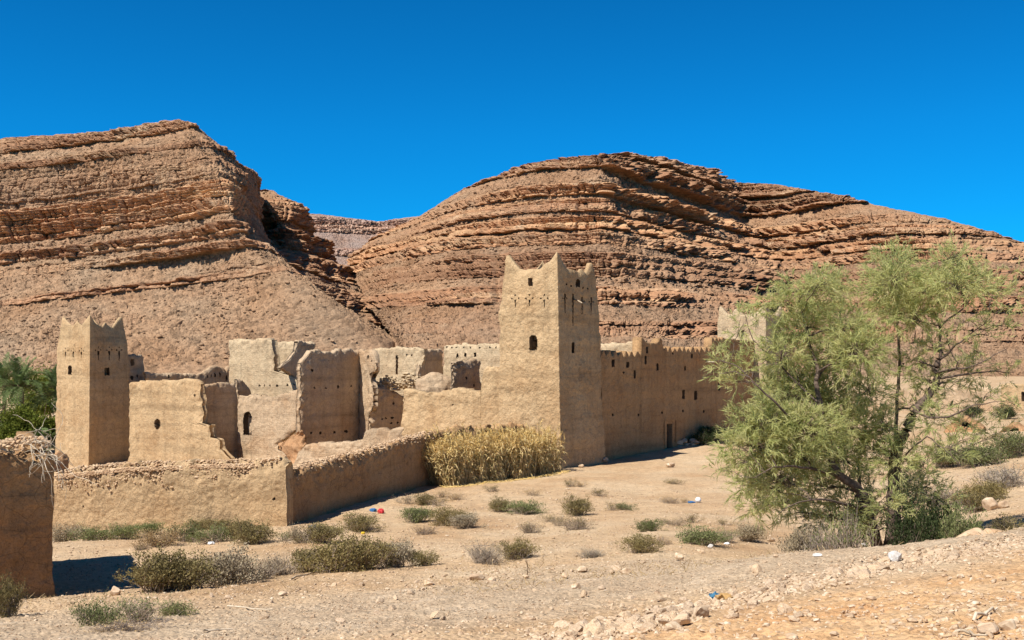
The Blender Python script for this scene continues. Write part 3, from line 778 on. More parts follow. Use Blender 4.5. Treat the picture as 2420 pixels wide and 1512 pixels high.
main_t = tower('tall tan mud tower with two windows, slit crosses and horned corners beside the straw stack', 'corner towers of the ruined kasbah',
      61.4, 64.0, 65.0,
      [(590, 1317), (760, 1320), (960, 1323), (1110, 1327)],
      [(604, 1195), (651, 1191), (694, 1188.6), (744, 1181), (759, 1180), (787, 1184), (819, 1181), (1000, 1177), (1110, 1174)],
      [(623, 1400), (651, 1405.7), (698, 1412), (772, 1416.5), (808, 1420), (883, 1421.5), (1000, 1426), (1110, 1431)],
      [(1195, 603), (1203, 611), (1214, 623), (1225, 634), (1235, 637), (1243, 638), (1250, 635), (1275, 636), (1281, 631), (1290, 622), (1300, 617), (1310, 604), (1317, 594)],
      [(1317, 594), (1323, 604), (1330, 617), (1338, 633), (1348, 636), (1357, 639), (1366, 643), (1373, 635), (1382, 646), (1388, 640), (1395, 625), (1400, 620)],
      -.6, HS, 101)
mb = MB(); p0 = W(1356, 707, 63.0); p1 = W(1376, 716, 61.9); mb.tube([p0, (p0 + p1) / 2 + np.array([0, 0, .03]), p1], [.05, .045, .035], 6)
mb.build('projecting_pole', M_WOOD, main_t)

HL = [(165, 874, 9, 23, 'arch', 'window', .42, 0, M_DARK), (253, 878, 12, 18, 'rect', 'window', .5, 1, M_DARK)]
for xc in (155, 173, 192): HL += cross(xc, 829, 0, .62, 14, w=5)
for xc in (232.4, 258, 281.6): HL += cross(xc, 827, 1, .75, 22, w=5)
tower('smaller looking mud tower at the left by the palms, with slit crosses and horned corners', 'corner towers of the ruined kasbah',
      85.0, 88.2, 88.8,
      [(745, 213), (1000, 211), (1110, 209)],
      [(747, 146), (791, 141), (832, 136), (900, 134), (1064, 129), (1130, 126)],
      [(750, 289), (777, 292.5), (807, 300), (840, 304), (900, 306), (1100, 311)],
      [(146, 747), (150, 753), (160, 763), (167, 768), (171, 768), (177, 762), (181, 757), (186, 764), (194, 768), (200, 758), (207, 750), (213, 743)],
      [(213, 743), (219, 755), (228, 766), (240, 771), (249, 761), (258, 770), (266, 773), (272, 765), (280, 756), (287, 750), (289, 749)],
      -3.5, HL, 131, cell=.075)
tower('pale far mud tower half hidden behind the feathery green tree', 'corner towers of the ruined kasbah',
      84.0, 86.3, 87.0,
      [(700, 1810), (1040, 1813)], [(700, 1699), (820, 1694), (1040, 1688)], [(700, 1848), (800, 1856), (1040, 1862)],
      [(1697, 724), (1705, 731), (1714, 741), (1726, 743), (1731, 734), (1736, 729), (1743, 736), (1750, 744), (1770, 742), (1790, 738), (1800, 726), (1810, 716)],
      [(1810, 716), (1818, 728), (1826, 742), (1835, 744), (1842, 735), (1848, 722)],
      -.6, [(1755, 790, 9, 20, 'rect', 'window', .4, 0, M_DARK), (1832, 800, 8, 20, 'rect', 'window', .4, 1, M_DARK)], 151, cell=.08, mat=M_PALE)

# ------------------------------------------------------------------ curtain wall on the right
def zig(x0, x1, step, yt, yb, amp_r=3.2, seed=1):
    r = random.Random(seed); out = []; x = x0
    while x < x1 - 1:
        out += [(x, yb + r.uniform(-1, 1)), (x + step * .42, yt + r.uniform(-amp_r, amp_r)), (x + step * .58, yt + r.uniform(-amp_r, amp_r))]
        x += step
    return out
curtain = thing('curtain_wall', (5.4, 66, 0), 'long shaded mud wall with toothed top and dark doorway, running from tall tower to tree', 'wall')
top = zig(1421, 1513, 13, 829, 843, seed=3) + [(1513.5, 841), (1514, 800), (1517, 796), (1521, 801), (1524, 808), (1535, 810), (1550, 811), (1557, 808), (1560, 800), (1563, 798), (1566, 806), (1568, 822)] \
    + zig(1569, 1680, 10.5, 821, 832, seed=4) + [(1680.5, 830), (1681, 800), (1685, 796), (1688, 802)] + zig(1689, 1716, 9, 796, 805, seed=5) + [(1717, 800), (1790, 806)]
D_ = M_DARK
CH = [(1449, 858, 7, 18, 'rect', 'arrow_slit', .4), (1483.5, 862, 7, 14, 'rect', 'arrow_slit', .4), (1529, 827, 5, 17, 'rect', 'arrow_slit', None), (1526, 851, 4.5, 20, 'rect', 'arrow_slit', .4),
      (1554, 867, 5, 17, 'rect', 'arrow_slit', .4), (1590, 835, 4, 5, 'oval', 'vent_hole', .35), (1635, 841, 4.5, 11, 'rect', 'arrow_slit', .35), (1619, 870, 4, 11, 'rect', 'arrow_slit', .2),
      (1704, 824, 4, 11, 'rect', 'arrow_slit', .35), (1717, 822, 4, 11, 'rect', 'arrow_slit', .35), (1474, 880, 5, 6, 'oval', 'vent_hole', .35), (1500, 884, 5, 19, 'rect', 'arrow_slit', .12),
      (1615, 932, 6.5, 21, 'rect', 'window', .45), (1644, 934, 7, 21, 'rect', 'window', .45), (1699, 914, 5, 17, 'rect', 'arrow_slit', .35),
      (1582.5, 1033, 13.5, 64, 'rect', 'doorway', .42)]
CH += [(x, y, 4.5, 6.5, 'oval', 'vent_hole', .35) for x, y in ((1448, 980), (1509, 980), (1565, 975), (1614, 971), (1663, 972), (1738, 973))]
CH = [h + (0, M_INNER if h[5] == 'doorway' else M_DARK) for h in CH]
wall(curtain, 'wall_body', (1421, 66), (1790, 85.2), top, -.6, CH, th=.7, mat=M_MUD_SHADE, endcr=0, seed=201, cell=.06, rag=.006, crumble=.05)
# door leaf set in the doorway, plaster moulding round it
def on_plane(x, y, a, b, out=0.0):
    P0 = W(a[0], HY, a[1])[:2]; P1 = W(b[0], HY, b[1])[:2]
    tn = (x - CX) / FX
    t = (tn * P0[1] - P0[0]) / ((P1[0] - P0[0]) - tn * (P1[1] - P0[1]))
    p = P0 + t * (P1 - P0); dd = p[1]
    D = (P1 - P0) / np.linalg.norm(P1 - P0); n = np.array([-D[1], D[0]])
    if (n * P0).sum() > 0: n = -n
    return np.array([p[0] + n[0] * out, p[1] + n[1] * out, EYE + (HY - y) / FX * dd])
ca, cb = (1421, 66), (1790, 85.2)
def plate(parent, name, x0, x1, y0, y1, out0, out1, mat, a=ca, b=cb):
    V = []
    for o in (out0, out1):
        for (x, y) in ((x0, y1), (x1, y1), (x1, y0), (x0, y0)):
            V.append(on_plane(x, y, a, b, o))
    return mesh_obj(name, np.array(V), [[0, 1, 2, 3], [7, 6, 5, 4], [0, 4, 5, 1], [1, 5, 6, 2], [2, 6, 7, 3], [3, 7, 4, 0]], None, mat, parent, False)
plate(curtain, 'door', 1576.5, 1588.5, 1003, 1065, -.36, -.30, M_DOOR)
for nm, x0, x1, y0, y1 in (('door_moulding', 1568.5, 1570.5, 993, 1062), ('door_moulding', 1596, 1598, 993, 1060), ('door_moulding', 1568.5, 1598, 988.5, 991.5)):
    plate(curtain, nm, x0, x1, y0, y1, -.05, .09, M_MUD_SHADE)
dw = [o for o in curtain.children if o.name.startswith('doorway')]
for o in list(curtain.children):
    if dw and o.name.split('.')[0] in ('door', 'door_moulding'): o.parent = dw[0]
plate(curtain, 'lintel_pole', 1667, 1669, 853, 855.5, -.2, .75, M_STICK)

# ------------------------------------------------------------------ ruined walls of the kasbah
RW = [0]
def ruin(label, a, b, top, zb=-3.2, cat='ruined wall', mat=None, name='ruined_wall', group='broken mud walls of the kasbah', **kw):
    RW[0] += 1
    p = W(a[0], HY, a[1]); p[2] = max(zb, -3)
    t = thing(name, p, label, cat, group)
    wall(t, 'wall_body', a, b, top, zb, mat=mat or M_RUIN, seed=300 + RW[0] * 7, **kw)
    return t
def H(x, y, w, h, shape='oval', name='beam_hole', dep=.35, mat=None): return (x, y, w, h, shape, name, dep, 0, mat or M_DARK)

ruin('broad tan mud wall with one oval window, joined to the left tower', (303, 84.1), (545, 77.6),
     [(303, 905), (313, 902), (380, 899), (462, 896), (468, 903), (470, 915), (545, 915)], mat=M_MUD,
     right=[(890, 463), (905, 468), (941, 473), (971, 477), (1001, 476), (1003, 495), (1034, 496), (1037, 516), (1061, 519), (1083, 541), (1200, 545)],
     holes=[H(372, 1002, 15, 25, 'oval', 'window', .42, M_INNER), H(460, 934, 6, 4)], cell=.085, th=.7)
ruin('shaded brown cross wall with rounded top corner, right of the oval window wall', (474, 80.1), (566, 82.6),
     [(474, 915), (480, 909), (492, 907), (540, 904), (553, 908), (560, 917), (564, 935), (566, 938)], cell=.085)
ruin('crumbling lit wall with tall arched niche and broken right foot', (560, 82.0), (713, 78.0),
     [(560, 936), (568, 934), (609, 934), (640, 938), (665, 932), (690, 926), (706, 916), (713, 914)],
     right=[(900, 709), (960, 708), (982, 711), (992, 714), (1012, 711), (1019, 693), (1048, 656), (1064, 656), (1070, 672), (1086, 676), (1200, 680)],
     holes=[H(585, 1000, 20, 56, 'arch', 'niche', .5, M_DARK), H(617, 932, 5, 5), H(632, 933, 5, 5)], cell=.08)
ruin('wide shaded brown house wall with two rows of beam holes and toothed top', (712, 76.0), (854, 81.1),
     [(712, 862), (720, 848), (727, 838), (735, 831), (752, 827), (764, 834), (778, 828), (790, 834), (800, 827), (815, 829), (828, 824), (840, 829), (854, 827)],
     left=[(820, 728), (840, 722), (850, 715), (875, 712), (925, 713), (1000, 712), (1045, 714), (1200, 714)],
     holes=[H(738, 875, 6, 8), H(743, 916, 4, 5), H(770, 917, 4, 5), H(799, 914, 5, 8), H(830, 912, 4, 5), H(735, 1023, 5, 7), H(757, 1023, 5, 7), H(790, 1021, 5, 6), H(818, 1019, 9, 7)],
     cell=.075, th=.65)
t_ = ruin('narrow upper wall fragment with small light hole, joined to the right end of the toothed house wall', (846, 81.2), (885, 78.6),
     [(846, 829), (850, 829), (861, 832), (868, 826), (878, 829), (884, 838), (886, 880)],
     holes=[H(870, 843, 5, 9, 'oval', 'window', None), H(878, 853, 3, 4)], cell=.075,
     right=[(820, 880), (838, 884), (860, 885), (878, 884), (884, 872), (900, 876), (915, 880), (960, 880), (985, 872), (1045, 872), (1200, 874)])
ruin('darkest ruined room wall under grey rubble, pocked with small holes', (879, 79.2), (960, 82.4),
     [(879, 915), (885, 912), (900, 917), (912, 913), (922, 921), (938, 922), (950, 930), (960, 930)], mat=M_DARK if False else M_RUIN,
     holes=[H(927, 987, 7, 6), H(912, 988, 4, 5), H(904, 990, 4, 5), H(930, 953, 5, 6), H(925, 1000, 5, 5), H(940, 998, 5, 5)], cell=.08, crumble=.5)
ruin('wide tan facade wall with stepped broken top, joined to the tall tower', (940, 68.4), (1190, 63.9),
     [(940, 935), (950, 924), (956, 922), (991, 924), (1012, 928), (1038, 926), (1062, 919), (1091, 914), (1108, 921), (1137, 925), (1139, 880), (1142, 871), (1150, 866), (1167, 867), (1176, 873), (1190, 880)],
     left=[(915, 955), (930, 954), (960, 951), (990, 947), (1016, 942), (1200, 940)], mat=M_MUD, cell=.065, th=.8, holes=[H(1070, 956, 4, 4), H(1198, 947, 3, 3)])
ruin('low worn tan wall with humped top in front of the tall brown house wall', (696, 73.6), (952, 68.0),
     [(696, 1090), (700, 1068), (712, 1058), (727, 1050), (755, 1047), (765, 1045), (800, 1044), (853, 1042), (860, 1020), (872, 1014), (885, 1012), (915, 1015), (935, 1013), (952, 1010)], cell=.08, crumble=.4, th=.8)
ruin('leaning chunk of cracked red earth at the foot of the niche wall', (655, 76.6), (716, 75.0),
     [(655, 1046), (668, 1040), (680, 1028), (692, 1024), (705, 1020), (716, 1030)], left=[(1020, 690), (1035, 668), (1048, 655), (1060, 654), (1072, 672), (1100, 678)], mat=M_RED, cell=.08, crumble=.6, rag=.1, rough=2.0, cat='wall fragment')
ruin('dark triangular wall stub left of the niche wall top', (564, 83.0), (610, 85),
     [(564, 893), (572, 897), (580, 901), (590, 915), (600, 927), (610, 938)], cell=.09, crumble=.4, cat='wall fragment')
ruin('long shaded parapet with slits behind the oval window wall', (343, 89.5), (548, 96.5),
     [(343, 876), (352, 880), (369, 884), (376, 881), (384, 885), (395, 880), (410, 881), (418, 885), (428, 880), (440, 884), (452, 881), (462, 886), (476, 884), (484, 876), (492, 872), (500, 867), (514, 863), (530, 868), (536, 873), (540, 864), (548, 866)],
     holes=[H(399, 889, 3.5, 9, 'rect', 'arrow_slit', .3), H(490, 889, 3, 7, 'rect', 'arrow_slit', .3), H(499, 887, 3, 7, 'rect', 'arrow_slit', .3), H(508, 886, 3, 8, 'rect', 'arrow_slit', .3), H(520, 886, 3.5, 11, 'rect', 'arrow_slit', .3), H(535, 893, 4, 13, 'rect', 'arrow_slit', .3)], cell=.09, crumble=.4)
ruin('broken turret stub with square gap, just behind the left tower', (302, 89.0), (344, 91),
     [(302, 840), (307, 838), (315, 836), (322, 834), (330, 838), (338, 838), (342, 841), (344, 846)],
     holes=[H(313, 856, 9, 16, 'rect', 'window', None, M_INNER), H(312, 893, 8, 12), H(325, 889, 4, 8)], cell=.09, crumble=.4)
ruin('pale mud brick house end standing highest among the ruins', (538, 92.0), (710, 86.5),
     [(538, 806), (541, 803), (560, 803), (575, 802), (590, 804), (610, 801), (630, 800), (640, 801), (643, 806), (710, 806)],
     right=[(800, 640), (830, 643), (860, 645), (877, 648), (884, 672), (890, 692), (898, 702), (910, 710), (1000, 710)], left=[(800, 540), (840, 538), (900, 541), (930, 545)],
     holes=[H(613, 911, 4, 4.5), H(625, 911, 4, 4.5), H(638, 911, 4, 4.5), H(655, 911, 5, 5), H(679, 910, 5, 5), H(695, 909, 4, 4)], mat=M_PALE, cell=.09, th=.9)
ruin('pale sunlit wall just right of the highest pale house end', (649, 95.0), (735, 92.5), [(649, 811), (660, 808), (700, 806), (735, 808)], mat=M_PALE, cell=.1)
ruin('shaded wall with slanting broken left edge behind the pale house', (661, 85.5), (746, 90.0),
     [(661, 830), (700, 812), (706, 806), (715, 805), (728, 808), (745, 810), (746, 812)],
     left=[(800, 707), (812, 704), (830, 701), (850, 686), (868, 663), (885, 690), (905, 706), (1000, 706)], cell=.09)
ruin('pale upper wall with dark vertical slit above grey rubble', (882, 88.6), (1001, 84.4),
     [(882, 826), (888, 822), (905, 822), (925, 823), (940, 820), (965, 821), (985, 822), (1001, 823)],
     holes=[H(938, 862, 5.5, 46, 'rect', 'arrow_slit', .4, M_INNER), H(961, 839, 3, 4), H(973, 839, 3, 4)], mat=M_PALE, cell=.09,
     right=[(810, 1004), (840, 1000), (870, 993), (890, 991), (1000, 991)])
ruin('shaded square end wall right of the slit wall', (994, 84.5), (1050, 87.5), [(994, 840), (1003, 826), (1012, 824), (1030, 826), (1046, 826), (1050, 830)],
     left=[(815, 1005), (840, 1001), (870, 993), (895, 990), (1000, 990)], cell=.09)
ruin('long pale rear wall with three small windows left of the tall tower', (1046, 90.0), (1200, 84.0),
     [(1046, 818), (1060, 814), (1085, 815), (1092, 811), (1100, 815), (1130, 813), (1165, 813), (1200, 812)],
     holes=[H(1081, 840, 5, 10, 'arch', 'window', .4), H(1100, 839, 5.5, 10, 'arch', 'window', .4), H(1123, 838, 6, 12, 'arch', 'window', .4)] + [H(x, 821, 4, 5) for x in (1056, 1068, 1078, 1096, 1112, 1134, 1158, 1172)],
     mat=M_PALE, cell=.085)
ruin('dark shaded wall with a crumbly top showing over the facade wall', (1077, 70.5), (1141, 74.0), [(1077, 854), (1090, 852), (1105, 853), (1118, 850), (1128, 848), (1136, 853), (1141, 858)],
     holes=[H(1120, 911, 4, 8), H(1102, 893, 4, 6)], cell=.075, crumble=.45)
ruin('pale rear wall seen over the toothed wall right of the tall tower', (1418, 84), (1520, 80), [(1418, 812), (1440, 809), (1465, 811), (1490, 807), (1520, 806)], mat=M_PALE, cell=.1)

# ------------------------------------------------------------------ stones
def ico(sub):
    t = (1 + 5 ** .5) / 2
    V = [(-1, t, 0), (1, t, 0), (-1, -t, 0), (1, -t, 0), (0, -1, t), (0, 1, t), (0, -1, -t), (0, 1, -t), (t, 0, -1), (t, 0, 1), (-t, 0, -1), (-t, 0, 1)]
    T = [(0, 11, 5), (0, 5, 1), (0, 1, 7), (0, 7, 10), (0, 10, 11), (1, 5, 9), (5, 11, 4), (11, 10, 2), (10, 7, 6), (7, 1, 8), (3, 9, 4), (3, 4, 2), (3, 2, 6), (3, 6, 8), (3, 8, 9), (4, 9, 5), (2, 4, 11), (6, 2, 10), (8, 6, 7), (9, 8, 1)]
    V = [np.array(v) / np.linalg.norm(v) for v in V]
    for _ in range(sub):
        c = {}; T2 = []
        def mid(a, b):
            k = (min(a, b), max(a, b))
            if k not in c:
                m = V[a] + V[b]; V.append(m / np.linalg.norm(m)); c[k] = len(V) - 1
            return c[k]
        for a, b, d in T:
            x, y, z = mid(a, b), mid(b, d), mid(d, a)
            T2 += [(a, x, z), (b, y, x), (d, z, y), (x, y, z)]
        T = T2
    return np.array(V), np.array(T)
def stone_proto(sub, seed):
    V, T = ico(sub); r = np.random.default_rng(seed)
    for _ in range(9):                                        # chop planes: angular faces
        n = r.normal(size=3); n /= np.linalg.norm(n); d = r.uniform(.45, .8)
        s = V @ n; V = V - np.outer(np.maximum(s - d, 0) * .92, n)
    V = V * (1 + .10 * fbm(V * 2.2 + seed * 7.1, 2, seed)[:, None]) * r.uniform(.7, 1.25, 3)
    return V, T
PROTO0 = [stone_proto(0, 900 + k) for k in range(10)]
PROTO1 = [stone_proto(1, 920 + k) for k in range(14)]
PROTO2 = [stone_proto(2, 950 + k) for k in range(8)]
def stones(pos, size, protos, seed=0, flat=.7):
    r = np.random.default_rng(seed); mb = MB(); pos = np.asarray(pos); size = np.asarray(size)
    pick = r.integers(0, len(protos), len(pos))
    for k, (V, T) in enumerate(protos):
        m = np.where(pick == k)[0]
        if not len(m): continue
        a = r.uniform(0, 2 * np.pi, len(m)); ca_, sa_ = np.cos(a), np.sin(a)
        sc = size[m][:, None] * r.uniform(.7, 1.3, (len(m), 3)); sc[:, 2] *= flat
        X = V[None] * sc[:, None, :]
        Xr = np.stack([X[..., 0] * ca_[:, None] - X[..., 1] * sa_[:, None], X[..., 0] * sa_[:, None] + X[..., 1] * ca_[:, None], X[..., 2]], -1)
        P = Xr + pos[m][:, None, :]
        tri = (np.arange(len(m)) * len(V))[:, None, None] + T[None]
        mb.add(P.reshape(-1, 3), None, tri.reshape(-1, 3))
    return mb

# fallen mud rubble inside the ruins
hr = np.random.default_rng(81)
hp = [W(x, np.interp(x, [876, 900, 930, 960, 1000], [918, 912, 908, 905, 902]) + hr.normal(0, 7), hr.uniform(80.5, 84.5)) for x in hr.uniform(876, 1004, 420)]
tag(stones(hp, hr.uniform(.06, .26, 420), PROTO1, 81).build('rubble_heap', M_PALE, None, False), 'grey broken rubble heaped on the darkest ruined room wall', 'rubble', kind='stuff')
mv, mt_ = ico(4); mv = mv * [1.35, 1.0, 1.15]; mv = mv * (1 + .22 * fbm(mv * 1.7, 4, 5)[:, None])
tag(mesh_obj('mud_mound', mv + W(1030, 921, 74), None, mt_, M_RUIN, None, True, loc=W(1030, 921, 74)), 'rounded lump of slumped mud behind the facade wall, beside the grey rubble', 'mud lump')

# rubble on the tops of the low walls
def rubble_cap(parent, a, b, top, th, n, size, seed, spill=.25, name='rubble_cap', mat=None):
    r = np.random.default_rng(seed); pts = []
    tp = np.array(top, float)
    for _ in range(n):
        f = r.uniform(0, 1); x = a[0] + f * (b[0] - a[0]); y = np.interp(x, tp[:, 0], tp[:, 1])
        p = on_plane(x, y, a, b, 0); q = on_plane(x, y, a, b, -th)
        g = r.uniform(-.04, 1.0); p = p + (q - p) * g
        p[2] += r.uniform(-.05, .08)
        if g < .12: p[2] -= abs(r.normal(0, spill))
        pts.append(p)
    return stones(pts, r.uniform(.45, 1.3, n) * size, PROTO1, seed).build(name, mat or M_RUB, parent, False)

# low enclosure wall: front leg, side leg, rear leg behind the straw
enc = thing('enclosure_wall', (*W(677, HY, 40.4)[:2], 0), 'low mud enclosure wall with rubble top, turning a corner in front of the ruins', 'wall')
ft = [(60, 1124), (130, 1119), (180, 1108), (215, 1106), (250, 1102), (300, 1098), (340, 1096), (355, 1094), (400, 1098), (450, 1093), (520, 1094), (560, 1090), (600, 1092), (640, 1087), (657, 1083), (668, 1086), (678, 1098)]
wall(enc, 'front_wall', (60, 43.5), (677, 40.4), ft, -1.4, [H(647, 1179, 7, 7, 'oval', 'vent_hole', .3), H(196, 1197, 4, 6, 'oval', 'vent_hole', .12, M_INNER)], th=.6, mat=M_MUD, endcr=0, seed=401, cell=.05, rag=.06, crumble=.5, rough=.9)
st_ = [(677, 1096), (683, 1090), (694, 1106), (700, 1110), (720, 1106), (760, 1096), (800, 1084), (840, 1075), (880, 1064), (920, 1054), (960, 1040), (1000, 1030), (1020, 1024), (1030, 1022)]
wall(enc, 'side_wall', (677.5, 40.62), (1032, 55.4), st_, -.6, (), th=.36, mat=M_MUD_SHADE, endcr=0, seed=411, cell=.05, rag=.05, crumble=.45, rough=1.2)
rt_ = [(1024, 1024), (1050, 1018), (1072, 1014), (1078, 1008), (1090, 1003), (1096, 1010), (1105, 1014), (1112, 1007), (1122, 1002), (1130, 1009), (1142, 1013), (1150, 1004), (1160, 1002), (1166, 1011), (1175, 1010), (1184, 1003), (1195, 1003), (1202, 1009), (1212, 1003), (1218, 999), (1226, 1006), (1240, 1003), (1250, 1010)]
wall(enc, 'rear_wall', (1024, 55.2), (1250, 62.4), rt_, -.6, (), th=.55, mat=M_MUD_SHADE, endcr=0, seed=421, cell=.06, rag=.04, crumble=.4)
rubble_cap(enc, (130, 43.15), (660, 40.45), ft, .6, 900, .06, 5, .16)
rubble_cap(enc, (130, 43.1), (600, 40.75), [(130, 1128), (300, 1110), (600, 1100)], .02, 3400, .05, 25, .30, 'rubble_face')
rubble_cap(enc, (690, 41), (1030, 55.3), st_, .6, 900, .065, 6, .15)

# foreground left wall: shaded leg towards us, hidden leg going back
fg = thing('foreground_wall', (*W(128, HY, 23)[:2], 1.1), 'tall shaded orange-brown mud wall with rubble and dry twigs on top, at the left edge', 'wall')
p1 = W(128, HY, 23.0)[:2]; ang = math.radians(45.5)
p0 = p1 - np.array([math.cos(ang), math.sin(ang)]) * 4.5
xa = CX + FX * p0[0] / p0[1]
fa, fb_ = (xa, p0[1]), (128, 23.0)
fgt = [(xa, 1100), (-100, 1084), (0, 1074), (30, 1068), (60, 1072), (90, 1066), (128, 1074)]
wall(fg, 'shaded_wall', fa, fb_, fgt, .3, (), th=.75, mat=M_MUD_SHADE, endcr=0, seed=431, cell=.035, rag=.05, crumble=.3, right=[(1050, 126), (1150, 127), (1300, 127), (1360, 128), (1400, 132), (1425, 138), (1500, 140)])
a2 = math.radians(115); q1 = p1 + np.array([-.9, .4]); q2 = q1 + np.array([math.cos(a2), math.sin(a2)]) * 9
gb, ga = (CX + FX * q1[0] / q1[1], q1[1]), (CX + FX * q2[0] / q2[1], q2[1])
zt_y = lambda x, d, z: HY - (z - EYE) / d * FX
bt = [(ga[0], zt_y(0, ga[1], 4.0)), (gb[0], zt_y(0, gb[1], 4.2))]
if ga[0] < gb[0]: wall(fg, 'hidden_wall', ga, gb, bt, .3, (), th=.6, mat=M_MUD_SHADE, endcr=0, seed=437, cell=.08)
else: wall(fg, 'hidden_wall', gb, ga, bt[::-1], .3, (), th=.6, mat=M_MUD_SHADE, seed=437, cell=.08)
rubble_cap(fg, (-160, 21.2), (126, 22.95), [(-160, 1068), (0, 1058), (60, 1050), (90, 1042), (126, 1052)], 1.0, 520, .055, 15, .06)
rr = np.random.default_rng(4)
stones([W(x, y, 23.2) for x, y in ((70, 1038), (84, 1034), (98, 1036), (108, 1040), (116, 1046), (92, 1044), (40, 1046), (20, 1050))], [.09, .08, .1, .11, .08, .09, .07, .08], PROTO2, 8).build('loose_block', M_RUB, fg, False)
stub = thing('broken_wall', W(140, HY, 47) * [1, 1, 0], 'short reddish broken wall end between the foreground wall and the left tower', 'wall')
wall(stub, 'wall_body', (100, 46.5), (167, 47.5), [(100, 1066), (120, 1068), (135, 1070), (150, 1071), (160, 1074), (167, 1082)], -1, (), th=.5, mat=M_RED, seed=441, cell=.05, crumble=.5, rough=1.8)

# dry branches hanging over that wall
def wander(p, d, n, step, r, droop=0., jit=.25):
    pts = [np.array(p, float)]; d = np.array(d, float)
    for _ in range(n):
        d = d + r.normal(0, jit, 3); d[2] -= droop; d /= np.linalg.norm(d)
        pts.append(pts[-1] + d * step)
    return np.array(pts)
rb = np.random.default_rng(12); mb = MB()
root = W(82, 1052, 22.6)
for k in range(9):
    dirn = np.array([rb.uniform(.0, 1.2), rb.uniform(-.9, -.1), rb.uniform(.0, .4)])
    path = wander(root + rb.normal(0, .12, 3) * [1, .3, .4], dirn, 12, .085, rb, .13, .2)
    mb.tube(path, np.linspace(.011, .004, len(path)), 4)
    for q in range(4):
        s = rb.integers(3, 11); sub = wander(path[s], rb.normal(0, 1, 3), 6, .06, rb, .06, .3)
        mb.tube(sub, np.linspace(.006, .003, len(sub)), 3)
for k in range(6):
    path = wander(W(112, 1075, 22.4) + rb.normal(0, .04, 3), [rb.uniform(-.2, .9), -.3, -.2 if k < 3 else .3], 14, .09, rb, .12 if k < 3 else .05, .2)
    mb.tube(path, np.linspace(.009, .003, len(path)), 4)
tag(mb.build('dry_branch', M_STICK, None, True, loc=root), 'tangle of bare pale twigs hanging over the top of the foreground wall', 'branches')

